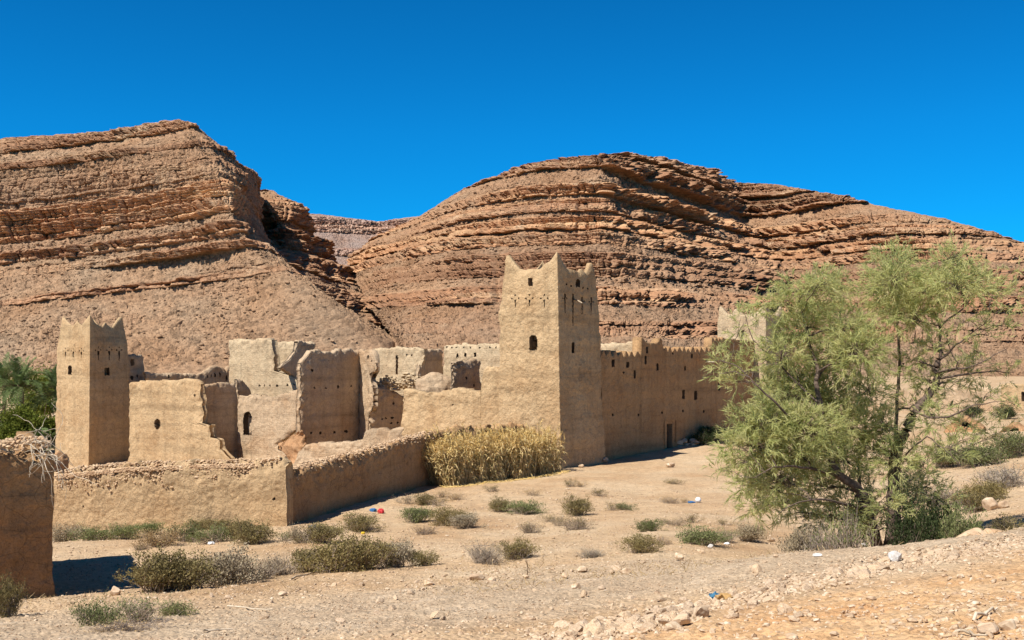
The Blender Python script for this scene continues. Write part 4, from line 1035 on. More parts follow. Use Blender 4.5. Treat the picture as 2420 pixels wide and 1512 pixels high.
# ------------------------------------------------------------------ straw stack of maize stalks
def straw():
    r = np.random.default_rng(31)
    A = W(1052, HY, 53.2)[:2]; Bq = W(1326, HY, 59.4)[:2]
    t = thing('straw_stack', (*((A + Bq) / 2), 0), 'big stack of dried golden maize stalks leaning against the low wall beside the tall tower', 'straw stack')
    D = (Bq - A) / np.linalg.norm(Bq - A); Nn = np.array([-D[1], D[0]])
    lv, tv = MB(), MB()
    n = 1700
    bund = np.sort(r.uniform(.01, .99, 46)); f = np.clip(bund[r.integers(0, 46, n)] + r.normal(0, .0085, n), 0, 1); row = r.uniform(0, 1, n) ** 1.3
    base2 = A + f[:, None] * (Bq - A) + Nn * (row * 1.5 - .05)[:, None] + r.normal(0, .06, (n, 2))
    base = np.concatenate([base2, np.full((n, 1), -.05)], 1)
    Hh = (1.92 + .38 * fbm(np.stack([f * 22, f * 0, f * 0], -1), 2, 3) + r.normal(0, .2, n)) * np.interp(f, [0, .06, .3, .9, 1], [.86, .96, 1.0, 1.04, .82]) * (1.0 + .12 * row)
    bh = r.normal(0, .17, 46); Hh = Hh + bh[np.argmin(np.abs(f[:, None] - bund[None]), 1)]
    lean = np.concatenate([Nn * .34 + D * 0, [1.]]); lean = np.tile(lean, (n, 1)) + np.concatenate([r.normal(0, .24, (n, 2)), np.zeros((n, 1))], 1)
    lean /= np.linalg.norm(lean, axis=1)[:, None]
    topp = base + lean * Hh[:, None]
    side = np.concatenate([D, [0]])
    K = np.linspace(0, 1, 4)
    P = base[:, None] + (topp - base)[:, None] * K[None, :, None]
    lv.ribbons(P, np.tile(side * .014, (n, 4, 1)))
    # leaves
    m = n * 6
    s = np.repeat(np.arange(n), 6); h = r.uniform(.06, .97, m) ** .75
    st = base[s] + (topp - base)[s] * h[:, None]
    th = r.uniform(0, 2 * np.pi, m); out = np.stack([np.cos(th), np.sin(th), r.uniform(.3, 1.3, m)], 1)
    out[:, :2] -= Nn * .35
    out /= np.linalg.norm(out, axis=1)[:, None]
    ln = r.uniform(.22, .5, m); kk = np.linspace(0, 1, 5)
    P = st[:, None] + out[:, None] * (ln[:, None] * kk)[..., None]
    P[..., 2] -= (ln[:, None] * kk ** 2 * r.uniform(.5, 1.3, (m, 1)))
    wd = np.cross(out, [0, 0, 1]) + r.normal(0, .35, (m, 3)); wd /= np.linalg.norm(wd, axis=1)[:, None] + 1e-9
    prof = np.array([.5, 1, .9, .6, .08]) * .031
    lv.ribbons(P, wd[:, None] * prof[None, :, None] * r.uniform(.6, 1.3, (m, 1, 1)))
    # tassels
    m = n * 7; s = np.repeat(np.arange(n), 7)
    d = lean[s] + r.normal(0, .35, (m, 3)); d[:, 2] = np.abs(d[:, 2]); d /= np.linalg.norm(d, axis=1)[:, None]
    ln = r.uniform(.15, .42, m); kk = np.linspace(0, 1, 4)
    P = (topp[s] - lean[s] * r.uniform(0, .35, m)[:, None])[:, None] + d[:, None] * (ln[:, None] * kk)[..., None]
    P[..., 2] -= ln[:, None] * kk ** 2 * r.uniform(.1, .8, (m, 1))
    wd = r.normal(0, 1, (m, 3)); wd /= np.linalg.norm(wd, axis=1)[:, None]
    tv.ribbons(P, wd[:, None] * (np.array([1, 1, .8, .3]) * .016)[None, :, None])
    lv.build('stalks', M_STRAW, t); tv.build('tassels', M_TASS, t)
    # loose straw on the ground in front
    m = 900; f = r.uniform(-.02, 1.02, m)
    p = A + f[:, None] * (Bq - A) - Nn * np.abs(r.normal(0, .35, m))[:, None]
    P0 = np.concatenate([p, np.full((m, 1), .03)], 1); P0[:, 2] = gh(P0[:, 0], P0[:, 1]) + .03
    th = r.uniform(0, np.pi, m); dd = np.stack([np.cos(th), np.sin(th), r.uniform(-.05, .3, m)], 1) * r.uniform(.1, .35, m)[:, None]
    mb = MB(); mb.ribbons(np.stack([P0, P0 + dd], 1), np.tile(np.array([0, .012, .004]), (m, 2, 1)))
    tag(mb.build('loose_straw', M_TASS, None), 'loose straw litter at the foot of the stack', 'straw', kind='stuff')
straw()

# ------------------------------------------------------------------ tamarisk tree
def tamarisk():
    r = np.random.default_rng(77); d0 = 24.0; m_px = d0 / FX
    g = gd(2090, d0)
    t = thing('tamarisk_tree', g, 'feathery green tamarisk tree with forked dark trunk beside the track', 'tree')
    def Q(x, y, dz=0.): return W(x, y, d0 + dz)
    skel = []; mb = MB()
    def limb(pts, r0, r1, sides=8, jit=.03):
        P = np.array([Q(*p) for p in pts]); n = len(P)
        tt = np.linspace(0, n - 1.0001, n * 5); C = catmull(P, tt)
        C = C + np.stack([fbm(np.stack([tt * 2.3, tt * 0 + k * 9 + len(skel), tt * 0], -1), 2, 3) for k in range(3)], -1) * jit
        rad = np.linspace(r0, r1, len(C)) * (.72 if r0 > .15 else .6)
        mb.tube(C, rad * (1 + .15 * fbm(np.stack([tt * 4, tt * 0, tt * 0 + len(skel)], -1), 2, 8)), sides)
        skel.append((C, rad)); return C
    limb([(2095, 1365), (2106, 1280), (2112, 1214), (2109, 1166), (2112, 1103), (2119, 1065), (2126, 1040), (2147, 1008), (2163, 970), (2185, 945), (2208, 915), (2214, 890), (2211, 870), (2220, 848)], .24, .085)
    limb([(2085, 1365), (2074, 1285, -.2), (2049, 1207, -.4), (2036, 1166, -.5), (2017, 1147, -.6), (1985, 1125, -.7), (1966, 1100, -.7), (1955, 1040, -.6), (1938, 960, -.5), (1929, 905, -.4), (1931, 860, -.3), (1908, 800, -.2), (1896, 740, -.1)], .20, .03)
    limb([(2112, 1103), (2116, 1040, .4), (2121, 955, .6), (2124, 880, .7), (2125, 816, .7), (2120, 760, .7), (2121, 708, .7), (2112, 640, .6)], .085, .02)
    limb([(2220, 848), (2223, 816), (2221, 772, .2), (2207, 737, .3), (2196, 690, .4), (2190, 650, .4)], .06, .015)
    limb([(2220, 848), (2238, 838), (2257, 815, -.3), (2293, 791, -.5), (2330, 760, -.7)], .055, .012)
    limb([(2221, 772), (2246, 753, .4), (2283, 721, .6), (2305, 680, .7), (2275, 620, .8)], .045, .012)
    limb([(2210, 880), (2245, 872, -.6), (2285, 868, -1), (2330, 850, -1.2), (2380, 820, -1.4)], .045, .01)
    limb([(2163, 970), (2195, 985, -.8), (2240, 985, -1.1), (2300, 960, -1.4), (2350, 950, -1.5)], .05, .012)
    limb([(2112, 1103), (2160, 1055, -.9), (2190, 1030, -1.2), (2230, 1060, -1.4), (2270, 1100, -1.5)], .035, .01)
    limb([(1985, 1125, -.7), (1930, 1110, -1.2), (1880, 1100, -1.6), (1830, 1105, -1.9), (1780, 1130, -2.0)], .06, .012)
    limb([(1955, 1040, -.6), (1900, 1010, -1.2), (1840, 960, -1.6), (1790, 910, -1.7), (1750, 870, -1.6), (1705, 850, -1.4)], .06, .01)
    limb([(1938, 960, -.5), (1880, 900, -.2), (1830, 850, .2), (1780, 800, .4), (1760, 740, .4)], .05, .01)
    limb([(1929, 905, -.4), (1960, 850, .3), (1980, 790, .7), (1990, 720, .8)], .04, .01)
    limb([(2036, 1166, -.5), (2030, 1090, .6), (2045, 1010, 1.0), (2030, 920, 1.2), (2040, 830, 1.2)], .06, .012)
    limb([(2049, 1207, -.4), (2000, 1190, -1.3), (1940, 1180, -1.8), (1880, 1190, -2.0), (1840, 1210, -2.1)], .05, .012)
    limb([(2112, 1214), (2140, 1180, .8), (2175, 1140, 1.2), (2200, 1100, 1.4)], .03, .008)
    limb([(2106, 1280), (2140, 1235, -.3), (2160, 1190, -.4), (2170, 1140, -.5)], .03, .008)
    limb([(2085, 1340), (2060, 1270, .6), (2040, 1200, .8), (1990, 1130, .9)], .06, .012)
    blobs = [  # x, y, rx, ry, density
        (2108, 618, 42, 36, 1), (2112, 655, 58, 40, 1), (2125, 695, 68, 40, 1), (2070, 690, 40, 40, .7), (2185, 690, 50, 40, .9), (2228, 640, 55, 42, .8), (2270, 605, 26, 32, .8), (2255, 672, 60, 40, .8),
        (2310, 665, 55, 36, .8), (2345, 700, 34, 26, .45), (2180, 735, 46, 36, .8), (2150, 752, 46, 30, .7), (2110, 750, 40, 30, .6), (2330, 790, 20, 16, .6), (2372, 770, 14, 14, .5), (2402, 640, 16, 14, .3), (2365, 740, 24, 20, .25), (2400, 700, 18, 30, .2),
        (1940, 662, 40, 26, .8), (1900, 690, 60, 36, .9), (1960, 695, 40, 30, .8), (1848, 718, 55, 28, .6), (1792, 722, 34, 22, .55), (1756, 765, 36, 40, .35), (1742, 832, 32, 26, .5), (1712, 858, 34, 22, .9), (1760, 880, 36, 22, .6), (1700, 880, 20, 14, .7), (1745, 900, 30, 18, .7),
        (1800, 850, 36, 30, .5), (1850, 830, 56, 40, .7), (1905, 775, 60, 46, .9), (1870, 790, 40, 30, .8), (1985, 672, 18, 26, .9), (2000, 775, 44, 50, .9), (2028, 830, 56, 56, 1), (1960, 850, 64, 56, 1), (1885, 900, 74, 48, 1), (2080, 800, 34, 34, .5), (1940, 725, 40, 30, .7), (2025, 740, 30, 30, .5),
        (1850, 942, 80, 52, 1), (1950, 950, 84, 56, 1), (2055, 925, 50, 46, .9), (1800, 1000, 76, 52, 1), (1900, 1015, 92, 56, 1), (2000, 1005, 84, 56, 1), (2085, 1005, 44, 46, .8), (1790, 1055, 66, 52, 1), (1880, 1078, 84, 56, 1), (1975, 1075, 84, 50, 1), (1745, 1092, 40, 32, .9), (1725, 1050, 24, 22, .7),
        (1775, 1140, 46, 40, 1), (1786, 1188, 34, 40, 1), (1842, 1125, 64, 46, .9), (1845, 1185, 50, 34, .7), (1920, 1145, 56, 46, .9), (1880, 1215, 40, 20, .5), (2005, 1130, 64, 36, .6), (2010, 1195, 44, 40, .8), (2050, 1235, 44, 36, .8), (2060, 1060, 44, 40, .7), (2118, 1090, 44, 36, .7), (1700, 1108, 16, 16, .5),
        (2168, 960, 44, 34, .55), (2195, 900, 40, 34, .6), (2250, 905, 50, 34, .3), (2300, 875, 50, 34, .3), (2330, 935, 44, 30, .35), (2210, 990, 44, 34, .45), (2290, 1010, 56, 34, .35), (2250, 1060, 56, 34, .35), (2355, 1030, 40, 30, .3), (2180, 1090, 36, 36, .5), (2190, 1150, 36, 34, .6), (2150, 1130, 40, 40, .6), (2155, 1195, 44, 34, .8), (2240, 800, 24, 24, .3), (2200, 820, 26, 36, .6), (2165, 850, 30, 40, .35), (2130, 860, 26, 40, .3),
        (1990, 1230, 50, 32, .8), (1930, 1225, 44, 26, .6), (2230, 1180, 36, 34, .4), (2060, 1180, 36, 40, .6), (2100, 1200, 40, 36, .5), (2120, 1150, 36, 40, .5), (2165, 1245, 40, 30, .4), (2205, 1235, 34, 26, .3), (2380, 880, 20, 20, .35), (2400, 960, 22, 24, .2), (2310, 830, 30, 22, .25), (2280, 760, 26, 22, .3)]
    allp = np.concatenate([s[0] for s in skel]); allr = np.concatenate([s[1] for s in skel])
    lp, ld, ll, ln_ = [], [], [], []
    for (bx, by, rx, ry, den) in blobs:
        dz = r.uniform(-1.3, 1.3) if bx > 1760 else r.uniform(-1.5, -.6)
        c = Q(bx, by, dz); ax = rx * m_px; az = ry * m_px; ay = (ax + az) * .5
        # branch to the clump from the skeleton below it
        cost = np.linalg.norm(allp - c, axis=1) + np.maximum(0, allp[:, 2] - c[2] + .1) * 1.5
        k = int(np.argmin(cost)); s = allp[k]
        mid = (s + c) / 2 + np.array([r.normal(0, .08), r.normal(0, .08), r.uniform(.0, .22)])
        n = 12; tt = np.linspace(0, 1, n)[:, None]
        path = (1 - tt) ** 2 * s + 2 * tt * (1 - tt) * mid + tt ** 2 * c
        path = path + np.stack([fbm(np.stack([tt[:, 0] * 5, tt[:, 0] * 0 + q * 5 + bx, tt[:, 0] * 0], -1), 2, 4) for q in range(3)], -1) * .05
        mb.tube(path, np.linspace(min(allr[k] * .7, .032), .007, n), 5)
        nsp = int(150 * den * ax * az * 3.14 * (1.3 if bx > 1765 else .75)) + 3
        for q in range(nsp):
            u = r.normal(size=3); u /= np.linalg.norm(u); rad = r.uniform(0, 1) ** .45
            p = c + u * rad * np.array([ax, ay, az])
            if q % 3 == 0:
                a = path[r.integers(5, n)]; md = (a + p) / 2 + r.normal(0, .04, 3)
                mb.tube(np.array([a, md, p]), [.006, .005, .003], 3)
            # a spray: a drooping twig feathered with needles
            dr = u * .8 + np.array([0, 0, .5]) + r.normal(0, .35, 3); dr /= np.linalg.norm(dr)
            L = r.uniform(.20, .42); nb = int(r.integers(14, 24))
            ss = r.uniform(0, 1, nb)
            pos = p + dr * (ss * L)[:, None]; pos[:, 2] -= ss ** 2 * L * r.uniform(.05, .5)
            dd = dr + r.normal(0, .45, (nb, 3)); dd[:, 2] -= .0 + ss * .3
            dd /= np.linalg.norm(dd, axis=1)[:, None]
            lp.append(pos); ld.append(dd); ll.append(r.uniform(.08, .19, nb)); ln_.append(u * .8 + np.array([0, 0, .6]) + r.normal(0, .45, (nb, 3)))
    mb.build('trunk', M_BARK, t)
    P0 = np.concatenate(lp); D = np.concatenate(ld); Ln = np.concatenate(ll); n = len(P0)
    kk = np.linspace(0, 1, 3)
    P = P0[:, None] + D[:, None] * (Ln[:, None] * kk)[..., None]; P[..., 2] -= (Ln[:, None] * kk ** 2) * .18
    wd = np.cross(D, np.concatenate(ln_)); wd /= np.linalg.norm(wd, axis=1)[:, None] + 1e-9
    lv = MB(); lv.ribbons(P, wd[:, None] * (np.array([.9, 1, .15]) * .0063)[None, :, None])
    lv.build('crown', M_LEAF, t)
    print('tamarisk needles', n)
tamarisk()

# ------------------------------------------------------------------ shrubs
def shrub_mesh(seed, leaves, twigs, spread=.5, hgt=.5, leaf=.035, wide=.010, up=.6, clump=9):
    r = np.random.default_rng(seed); tw, lf = MB(), MB()
    cl = [np.array([*(r.normal(0, spread * .42, 2)), hgt * r.uniform(.35, .9)]) for _ in range(clump)]
    ends = []
    for k in range(twigs):
        c = cl[k % clump]; e = c + r.normal(0, .16, 3) * [1, 1, .7]
        e[2] = abs(e[2]) + .03
        s = np.array([*(r.normal(0, .08, 2) * spread * 2 + e[:2] * .35), 0.])
        m = (s + e) / 2 + np.array([*(r.normal(0, .05, 2)), .04])
        tw.tube(np.array([s, m, e]), [.007, .0055, .003], 3)
        ends.append(e)
        for q in range(2):
            e2 = e + r.normal(0, .07, 3) + [0, 0, .05]; e2[2] = max(.02, e2[2])
            tw.tube(np.array([m, (m + e2) / 2 + r.normal(0, .015, 3), e2]), [.004, .003, .002], 3); ends.append(e2)
    ends = np.array(ends)
    b = ends[r.integers(0, len(ends), leaves)] + r.normal(0, .055, (leaves, 3)) * [1, 1, .9]
    b[:, 2] = np.abs(b[:, 2]) + .01
    d = r.normal(0, .7, (leaves, 3)); d[:, 2] = np.abs(d[:, 2]) * .6 + up; d[:, :2] += b[:, :2] * .8
    d /= np.linalg.norm(d, axis=1)[:, None]
    ln = r.uniform(.5, 1.5, leaves) * leaf
    wd = np.cross(d, r.normal(0, 1, (leaves, 3))); wd /= np.linalg.norm(wd, axis=1)[:, None] + 1e-9
    P = np.stack([b, b + d * ln[:, None] * .6, b + d * ln[:, None]], 1)
    lf.ribbons(P, wd[:, None] * (np.array([.7, 1, .2]) * wide)[None, :, None])
    def me(mb, nm):
        o = mb.build(nm, None); m = o.data; bpy.data.objects.remove(o); return m
    return me(tw, 'twigs'), me(lf, 'foliage')
SH = {}
for kind, prm in {'dense': (5400, 90, .5, .5), 'round': (4400, 80, .42, .55), 'thin': (900, 120, .5, .5), 'low': (3400, 80, .55, .3), 'bare': (520, 200, .5, .42), 'small': (900, 40, .42, .42)}.items():
    SH[kind] = [shrub_mesh(hash(kind) % 1 + sum(map(ord, kind)) * 10 + v, *prm) for v in range(3)]
_shn = [0]
def shrub(x, y, wpx, hpx, kind, mi, label, d=None, group=None, mt=None, sink=.03):
    g = gpx(x, y) if d is None else gd(x, d)
    k = _shn[0]; _shn[0] += 1
    tw, lf = SH[kind][k % 3]
    ref_w, ref_h = {'dense': (1.15, .62), 'round': (1.0, .66), 'thin': (1.15, .62), 'low': (1.25, .42), 'bare': (1.15, .55), 'small': (1.0, .52)}[kind]
    s = g[1] / FX
    sx, sz = 1.25 * wpx * s / ref_w, .82 * hpx * s / ref_h
    g = g.copy(); g[2] -= sink
    t = thing('desert_shrub', g, label, 'shrub', group)
    a = bpy.data.objects.new('twigs', tw if tw.users == 0 else tw); b = bpy.data.objects.new('foliage', lf)
    for o, m in ((a, mt or (M_TWIGG if mi == 2 else M_TWIG)), (b, M_SHR[mi])):
        if len(o.data.materials) == 0: o.data.materials.append(m)
        o.material_slots[0].link = 'OBJECT'; o.material_slots[0].material = m
        link(o, t); o.scale = (sx, (sx + sz) / 2 if False else sx, sz); o.rotation_euler = (0, 0, (k * 2.4) % 6.28)
    return t
O, G_, Y_, R_, K_ = 0, 1, 2, 3, 4
SHR = [
 (375, 1398, 150, 96, 'dense', O, 'largest olive shrub, beside the tip of the wall shadow'),
 (445, 1392, 120, 92, 'dense', O, 'olive-grey shrub grown into the right side of the largest olive shrub'),
 (520, 1385, 130, 95, 'round', Y_, 'tall greyish shrub at the right end of the large left clump'),
 (600, 1370, 80, 62, 'thin', Y_, 'sparse see-through shrub with bare stems right of the large left clump'),
 (572, 1378, 60, 34, 'small', G_, 'small green tuft at the foot of the tall greyish shrub'),
 (665, 1358, 80, 56, 'bare', Y_, 'grey leafless shrub left of the dark brownish shrub'),
 (722, 1352, 84, 58, 'dense', O, 'dark brownish shrub left of the tall middle shrub'),
 (800, 1352, 130, 84, 'dense', O, 'tallest olive shrub in the middle clump'),
 (862, 1346, 110, 80, 'dense', O, 'olive shrub filling the middle clump right of its tallest bush'),
 (930, 1340, 100, 62, 'dense', Y_, 'greyish green shrub near the right end of the middle clump'),
 (985, 1338, 70, 44, 'round', O, 'low dark shrub ending the middle clump on the right'),
 (160, 1276, 76, 32, 'low', Y_, 'pale low shrub at the left end of the row under the front wall'),
 (222, 1275, 90, 32, 'low', G_, 'flat green shrub near the left end of the row under the front wall'),
 (272, 1262, 34, 22, 'small', G_, 'tiny green tuft close against the front wall'),
 (310, 1274, 64, 38, 'round', G_, 'blue-green shrub in the row under the front wall'),
 (362, 1262, 62, 30, 'dense', G_, 'bright green shrub standing close to the front wall'),
 (385, 1290, 80, 38, 'low', R_, 'yellowish dry shrub in front of the bright green shrub'),
 (430, 1280, 70, 36, 'low', G_, 'green shrub right of the yellowish dry shrub under the wall'),
 (480, 1250, 60, 26, 'round', O, 'brownish olive shrub against the wall above white stones'),
 (525, 1252, 56, 28, 'round', O, 'darker olive shrub against the wall, beside the brownish one'),
 (500, 1284, 70, 36, 'low', G_, 'broad green shrub in front of the two olive wall shrubs'),
 (560, 1272, 76, 44, 'dense', O, 'olive shrub left of the tall grey-green corner shrub'),
 (605, 1284, 84, 56, 'dense', O, 'tall grey-green shrub left of the wall corner'),
 (672, 1278, 50, 28, 'small', G_, 'small green shrub right at the wall corner'),
 (752, 1284, 84, 48, 'dense', O, 'rounded olive shrub just right of the wall corner'),
 (714, 1282, 60, 36, 'low', Y_, 'pale shrub touching the left side of the rounded corner shrub'),
 (858, 1256, 84, 42, 'dense', O, 'olive shrub by the shaded side wall, below the red bag'),
 (980, 1234, 76, 36, 'dense', G_, 'fresh green cushion shrub right of the red bag'),
 (1000, 1264, 56, 26, 'thin', R_, 'dry reddish thin shrub below the green cushion shrub'),
 (1062, 1242, 66, 44, 'dense', O, 'olive shrub left of a paired pale shrub in mid flat'),
 (1102, 1250, 70, 36, 'dense', Y_, 'pale grey-olive shrub paired with the olive one in mid flat'),
 (962, 1190, 36, 22, 'small', Y_, 'small grey shrub in the wall shadow line'),
 (1000, 1192, 50, 22, 'low', O, 'low olive shrub by the far end of the side wall'),
 (1036, 1196, 38, 22, 'small', O, 'small shrub right of the low olive one by the side wall'),
 (1042, 1176, 42, 18, 'small', R_, 'small dry shrub just in front of the straw stack, left end'),
 (1078, 1180, 40, 16, 'small', R_, 'small dry shrub in front of the straw stack, right of another'),
 (1168, 1162, 36, 14, 'small', O, 'little tuft below the middle of the straw stack'),
 (1182, 1210, 46, 36, 'dense', O, 'upright dark olive shrub below the straw stack'),
 (1236, 1214, 70, 30, 'dense', G_, 'wide green shrub right of the upright dark olive shrub'),
 (1262, 1170, 40, 14, 'small', R_, 'flat dry tuft with a bare pale stick, below the straw stack'),
 (1254, 1258, 46, 30, 'thin', O, 'thin olive shrub on stony ground, mid flat'),
 (1294, 1234, 34, 22, 'small', O, 'tiny round shrub left of its leaning twin'),
 (1318, 1243, 26, 26, 'small', Y_, 'narrow leaning shrub right of the tiny round one'),
 (1368, 1216, 66, 46, 'dense', O, 'round brownish shrub standing alone in the middle of the flat'),
 (1366, 1252, 66, 32, 'thin', O, 'spreading thin shrub below the lone round shrub'),
 (1344, 1150, 26, 18, 'small', O, 'small tuft before the tower, left of a reddish one'),
 (1372, 1150, 34, 14, 'small', R_, 'reddish dry tuft in front of the tower'),
 (1416, 1172, 40, 20, 'small', O, 'dome-shaped small shrub right of the tower foot'),
 (1444, 1206, 36, 18, 'small', O, 'olive half of a low pair of shrubs right of the lone round shrub'),
 (1474, 1204, 42, 14, 'low', G_, 'green half of a low pair of shrubs right of the lone round shrub'),
 (1598, 1144, 42, 14, 'small', O, 'faint tuft near the track bend before the shadowed wall'),
 (1584, 1190, 36, 20, 'thin', R_, 'dry upright tuft left of the white ball'),
 (1618, 1188, 30, 12, 'small', R_, 'tiny dry tuft touching the blue scrap by the white ball'),
 (1530, 1256, 58, 30, 'dense', G_, 'green-grey shrub in the right middle of the flat'),
 (1594, 1240, 44, 20, 'thin', O, 'low olive wisp left of a rounder wisp'),
 (1632, 1236, 36, 22, 'small', O, 'rounder wisp right of the low olive wisp'),
 (1508, 1306, 84, 42, 'dense', O, 'olive shrub standing on the stony track edge'),
 (1560, 1286, 50, 26, 'thin', R_, 'straw-coloured thin shrub right of the track edge shrub'),
 (1660, 1288, 90, 44, 'dense', G_, 'dark green spreading shrub left of the tree'),
 (1712, 1282, 60, 34, 'thin', G_, 'sparse green shrub between two dark ones left of the tree'),
 (1768, 1280, 76, 44, 'dense', Y_, 'grey-green shrub nearest the tree on its left'),
 (1708, 1242, 30, 16, 'small', O, 'small tuft under the lowest left tree boughs'),
 (1224, 1320, 68, 46, 'dense', O, 'spiky olive shrub above the track, centre'),
 (1148, 1332, 76, 52, 'bare', Y_, 'bare grey twiggy shrub left of the spiky olive one'),
 (1400, 1318, 76, 22, 'bare', Y_, 'flat heap of brown twigs on the track edge'),
 (18, 1458, 70, 92, 'dense', O, 'olive shrub cut off by the left edge in front of the tall wall'),
 (240, 1474, 90, 54, 'low', G_, 'green creeping shrub in the left foreground gravel'),
 (310, 1468, 110, 66, 'thin', G_, 'tallest green and straw shrub in the left foreground gravel'),
 (300, 1490, 150, 36, 'bare', R_, 'brown dry mat under the foreground green shrubs'),
 (420, 1452, 76, 34, 'low', G_, 'small green shrub right of the foreground creeping ones'),
 (330, 1300, 36, 20, 'thin', R_, 'lone dry tuft on bare soil beside the wall shadow'),
]
for s in SHR: shrub(s[0], s[1], s[2], s[3], s[4], s[5], s[6], group='desert shrubs on the flat')
for (x, d, w_, h_, k, mi, lab) in [
 (1925, 22.2, 110, 122, 'bare', Y_, 'large grey twiggy shrub at the left foot of the tree'),
 (1900, 22.6, 80, 100, 'dense', Y_, 'grey-olive leafy shrub left of the twiggy one under the tree'),
 (2010, 21.6, 120, 165, 'thin', G_, 'pale green straggly shrub against the left trunk'),
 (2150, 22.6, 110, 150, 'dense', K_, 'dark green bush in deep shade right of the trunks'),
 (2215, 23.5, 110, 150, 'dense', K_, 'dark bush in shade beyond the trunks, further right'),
 (2275, 22.6, 100, 130, 'dense', G_, 'green shrub on the bank top left of the big boulder'),
 (2300, 32, 90, 50, 'dense', O, 'olive shrub left of the pale boulder on the right bank'),
 (2335, 34, 90, 48, 'dense', O, 'brownish shrub behind the pale boulder on the right bank'),
 (2235, 35, 120, 60, 'bare', Y_, 'grey mass of dead twigs right of the tree'),
 (2385, 37, 130, 60, 'bare', Y_, 'purplish heap of dead brushwood at the right edge'),
 (2230, 52, 90, 50, 'dense', G_, 'green bush far behind the tree, left one of a row'),
 (2320, 50, 110, 56, 'dense', G_, 'green bush far behind the tree, middle of a row'),
 (2400, 52, 90, 60, 'dense', G_, 'green bush far behind the tree, right one of a row'),
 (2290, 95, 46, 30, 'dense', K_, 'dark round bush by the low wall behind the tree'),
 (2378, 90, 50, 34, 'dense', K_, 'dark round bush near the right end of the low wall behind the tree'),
 (2395, 24, 80, 40, 'low', O, 'flat shrub in the tree shadow on the right bank'),
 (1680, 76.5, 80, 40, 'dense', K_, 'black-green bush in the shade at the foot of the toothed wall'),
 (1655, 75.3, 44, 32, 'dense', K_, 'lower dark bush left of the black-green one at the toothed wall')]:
    shrub(x, 0, w_, h_, k, mi, lab, d=d, group='bushes around the tree and walls')

# ------------------------------------------------------------------ palms and lush bushes at the left
def palm(x, d, ycrown, R, label, seed, nf=34):
    r = np.random.default_rng(seed)
    c = W(x, ycrown, d); z0 = -3.2
    t = thing('date_palm', (c[0], c[1], z0), label, 'palm', 'date palms by the left tower')
    mb = MB(); zz = np.linspace(z0, c[2], 14)
    pts = np.stack([c[0] + .25 * np.sin(zz * .5), np.full(14, c[1]), zz], 1); pts[-1] = c
    mb.tube(pts, .2 + .03 * (np.arange(14) % 2), 8); mb.build('trunk', M_PTRUNK, t)
    fr, ra = MB(), MB()
    for k in range(nf):
        az = r.uniform(0, 2 * np.pi); el = r.uniform(-.15, 1.35)
        d0 = np.array([math.cos(az) * math.cos(el), math.sin(az) * math.cos(el), math.sin(el)])
        L = R * r.uniform(.8, 1.15); n = 26; s = np.linspace(0, 1, n)
        P = c + d0 * (s * L)[:, None]; P[:, 2] -= s ** 2.2 * L * r.uniform(.5, .95) * math.cos(el)
        ra.tube(P[::5], np.linspace(.03, .008, len(P[::5])), 3)
        T = np.gradient(P, axis=0); T /= np.linalg.norm(T, axis=1)[:, None]
        sd = np.cross(T, [0, 0, 1.]); sd /= np.linalg.norm(sd, axis=1)[:, None] + 1e-9
        up = np.cross(sd, T)
        for sg in (-1, 1):
            ii = np.arange(2, n); m = len(ii)
            dl = sg * sd[ii] * .8 + T[ii] * .7 + up[ii] * .25 + r.normal(0, .1, (m, 3)); dl /= np.linalg.norm(dl, axis=1)[:, None]
            ln = .55 * np.sin(np.pi * (.12 + .85 * s[ii])) + .12
            q = np.stack([P[ii], P[ii] + dl * (ln * .55)[:, None], P[ii] + dl * ln[:, None] - [0, 0, .06]], 1)
            fr.ribbons(q, T[ii][:, None] * (np.array([.8, 1, .15]) * .042)[None, :, None])
    ra.build('frond_stems', M_PTRUNK, t); fr.build('fronds', M_PALM, t)
palm(45, 100, 915, 3.7, 'full date palm at the left edge with upright fronds', 1, 44)
palm(140, 104, 930, 3.5, 'date palm half hidden behind the left tower', 2, 40)
palm(-20, 96, 1000, 3.2, 'short date palm low at the left edge', 3, 36)
palm(6, 110, 905, 3.6, 'further date palm at the left edge, behind the full one', 4, 36)
palm(100, 92, 1052, 1.8, 'young date palm low beside the left tower', 5, 30)
def lush(x, d, y, rx, ry, label, seed, n=5200):
    r = np.random.default_rng(seed); c = W(x, y, d); s = d / FX
    t = thing('lush_bush', (c[0], c[1], -3.2), label, 'bush', 'green bushes below the palms')
    mb = MB()
    for k in range(9):
        e = c + r.normal(0, .35, 3) * [rx * s, rx * s, ry * s]
        mb.tube(np.array([[c[0], c[1], -3.4], (np.array([c[0], c[1], -3.2]) + e) / 2 + r.normal(0, .1, 3), e]), [.06, .04, .015], 4)
    mb.build('stems', M_TWIG, t)
    nc = 30; cc = r.normal(0, 1, (nc, 3)); cc /= np.linalg.norm(cc, axis=1)[:, None]; cc *= r.uniform(.35, .9, (nc, 1))
    cc = c + cc * [rx * s, rx * s * .8, ry * s]
    b = cc[r.integers(0, nc, n)] + r.normal(0, .17, (n, 3)) * (rx * s * .8)
    d_ = r.normal(0, 1, (n, 3)); d_[:, 2] += .4; d_ /= np.linalg.norm(d_, axis=1)[:, None]
    wd = np.cross(d_, r.normal(0, 1, (n, 3))); wd /= np.linalg.norm(wd, axis=1)[:, None] + 1e-9
    ln = r.uniform(.12, .26, n)[:, None]
    lv = MB(); lv.ribbons(np.stack([b, b + d_ * ln * .5, b + d_ * ln], 1), wd[:, None] * (np.array([.5, 1, .1]) * .055)[None, :, None])
    lv.build('foliage', M_BUSHG, t)
lush(55, 95, 1000, 62, 34, 'yellow-green bush below the full palm', 1, 9000)
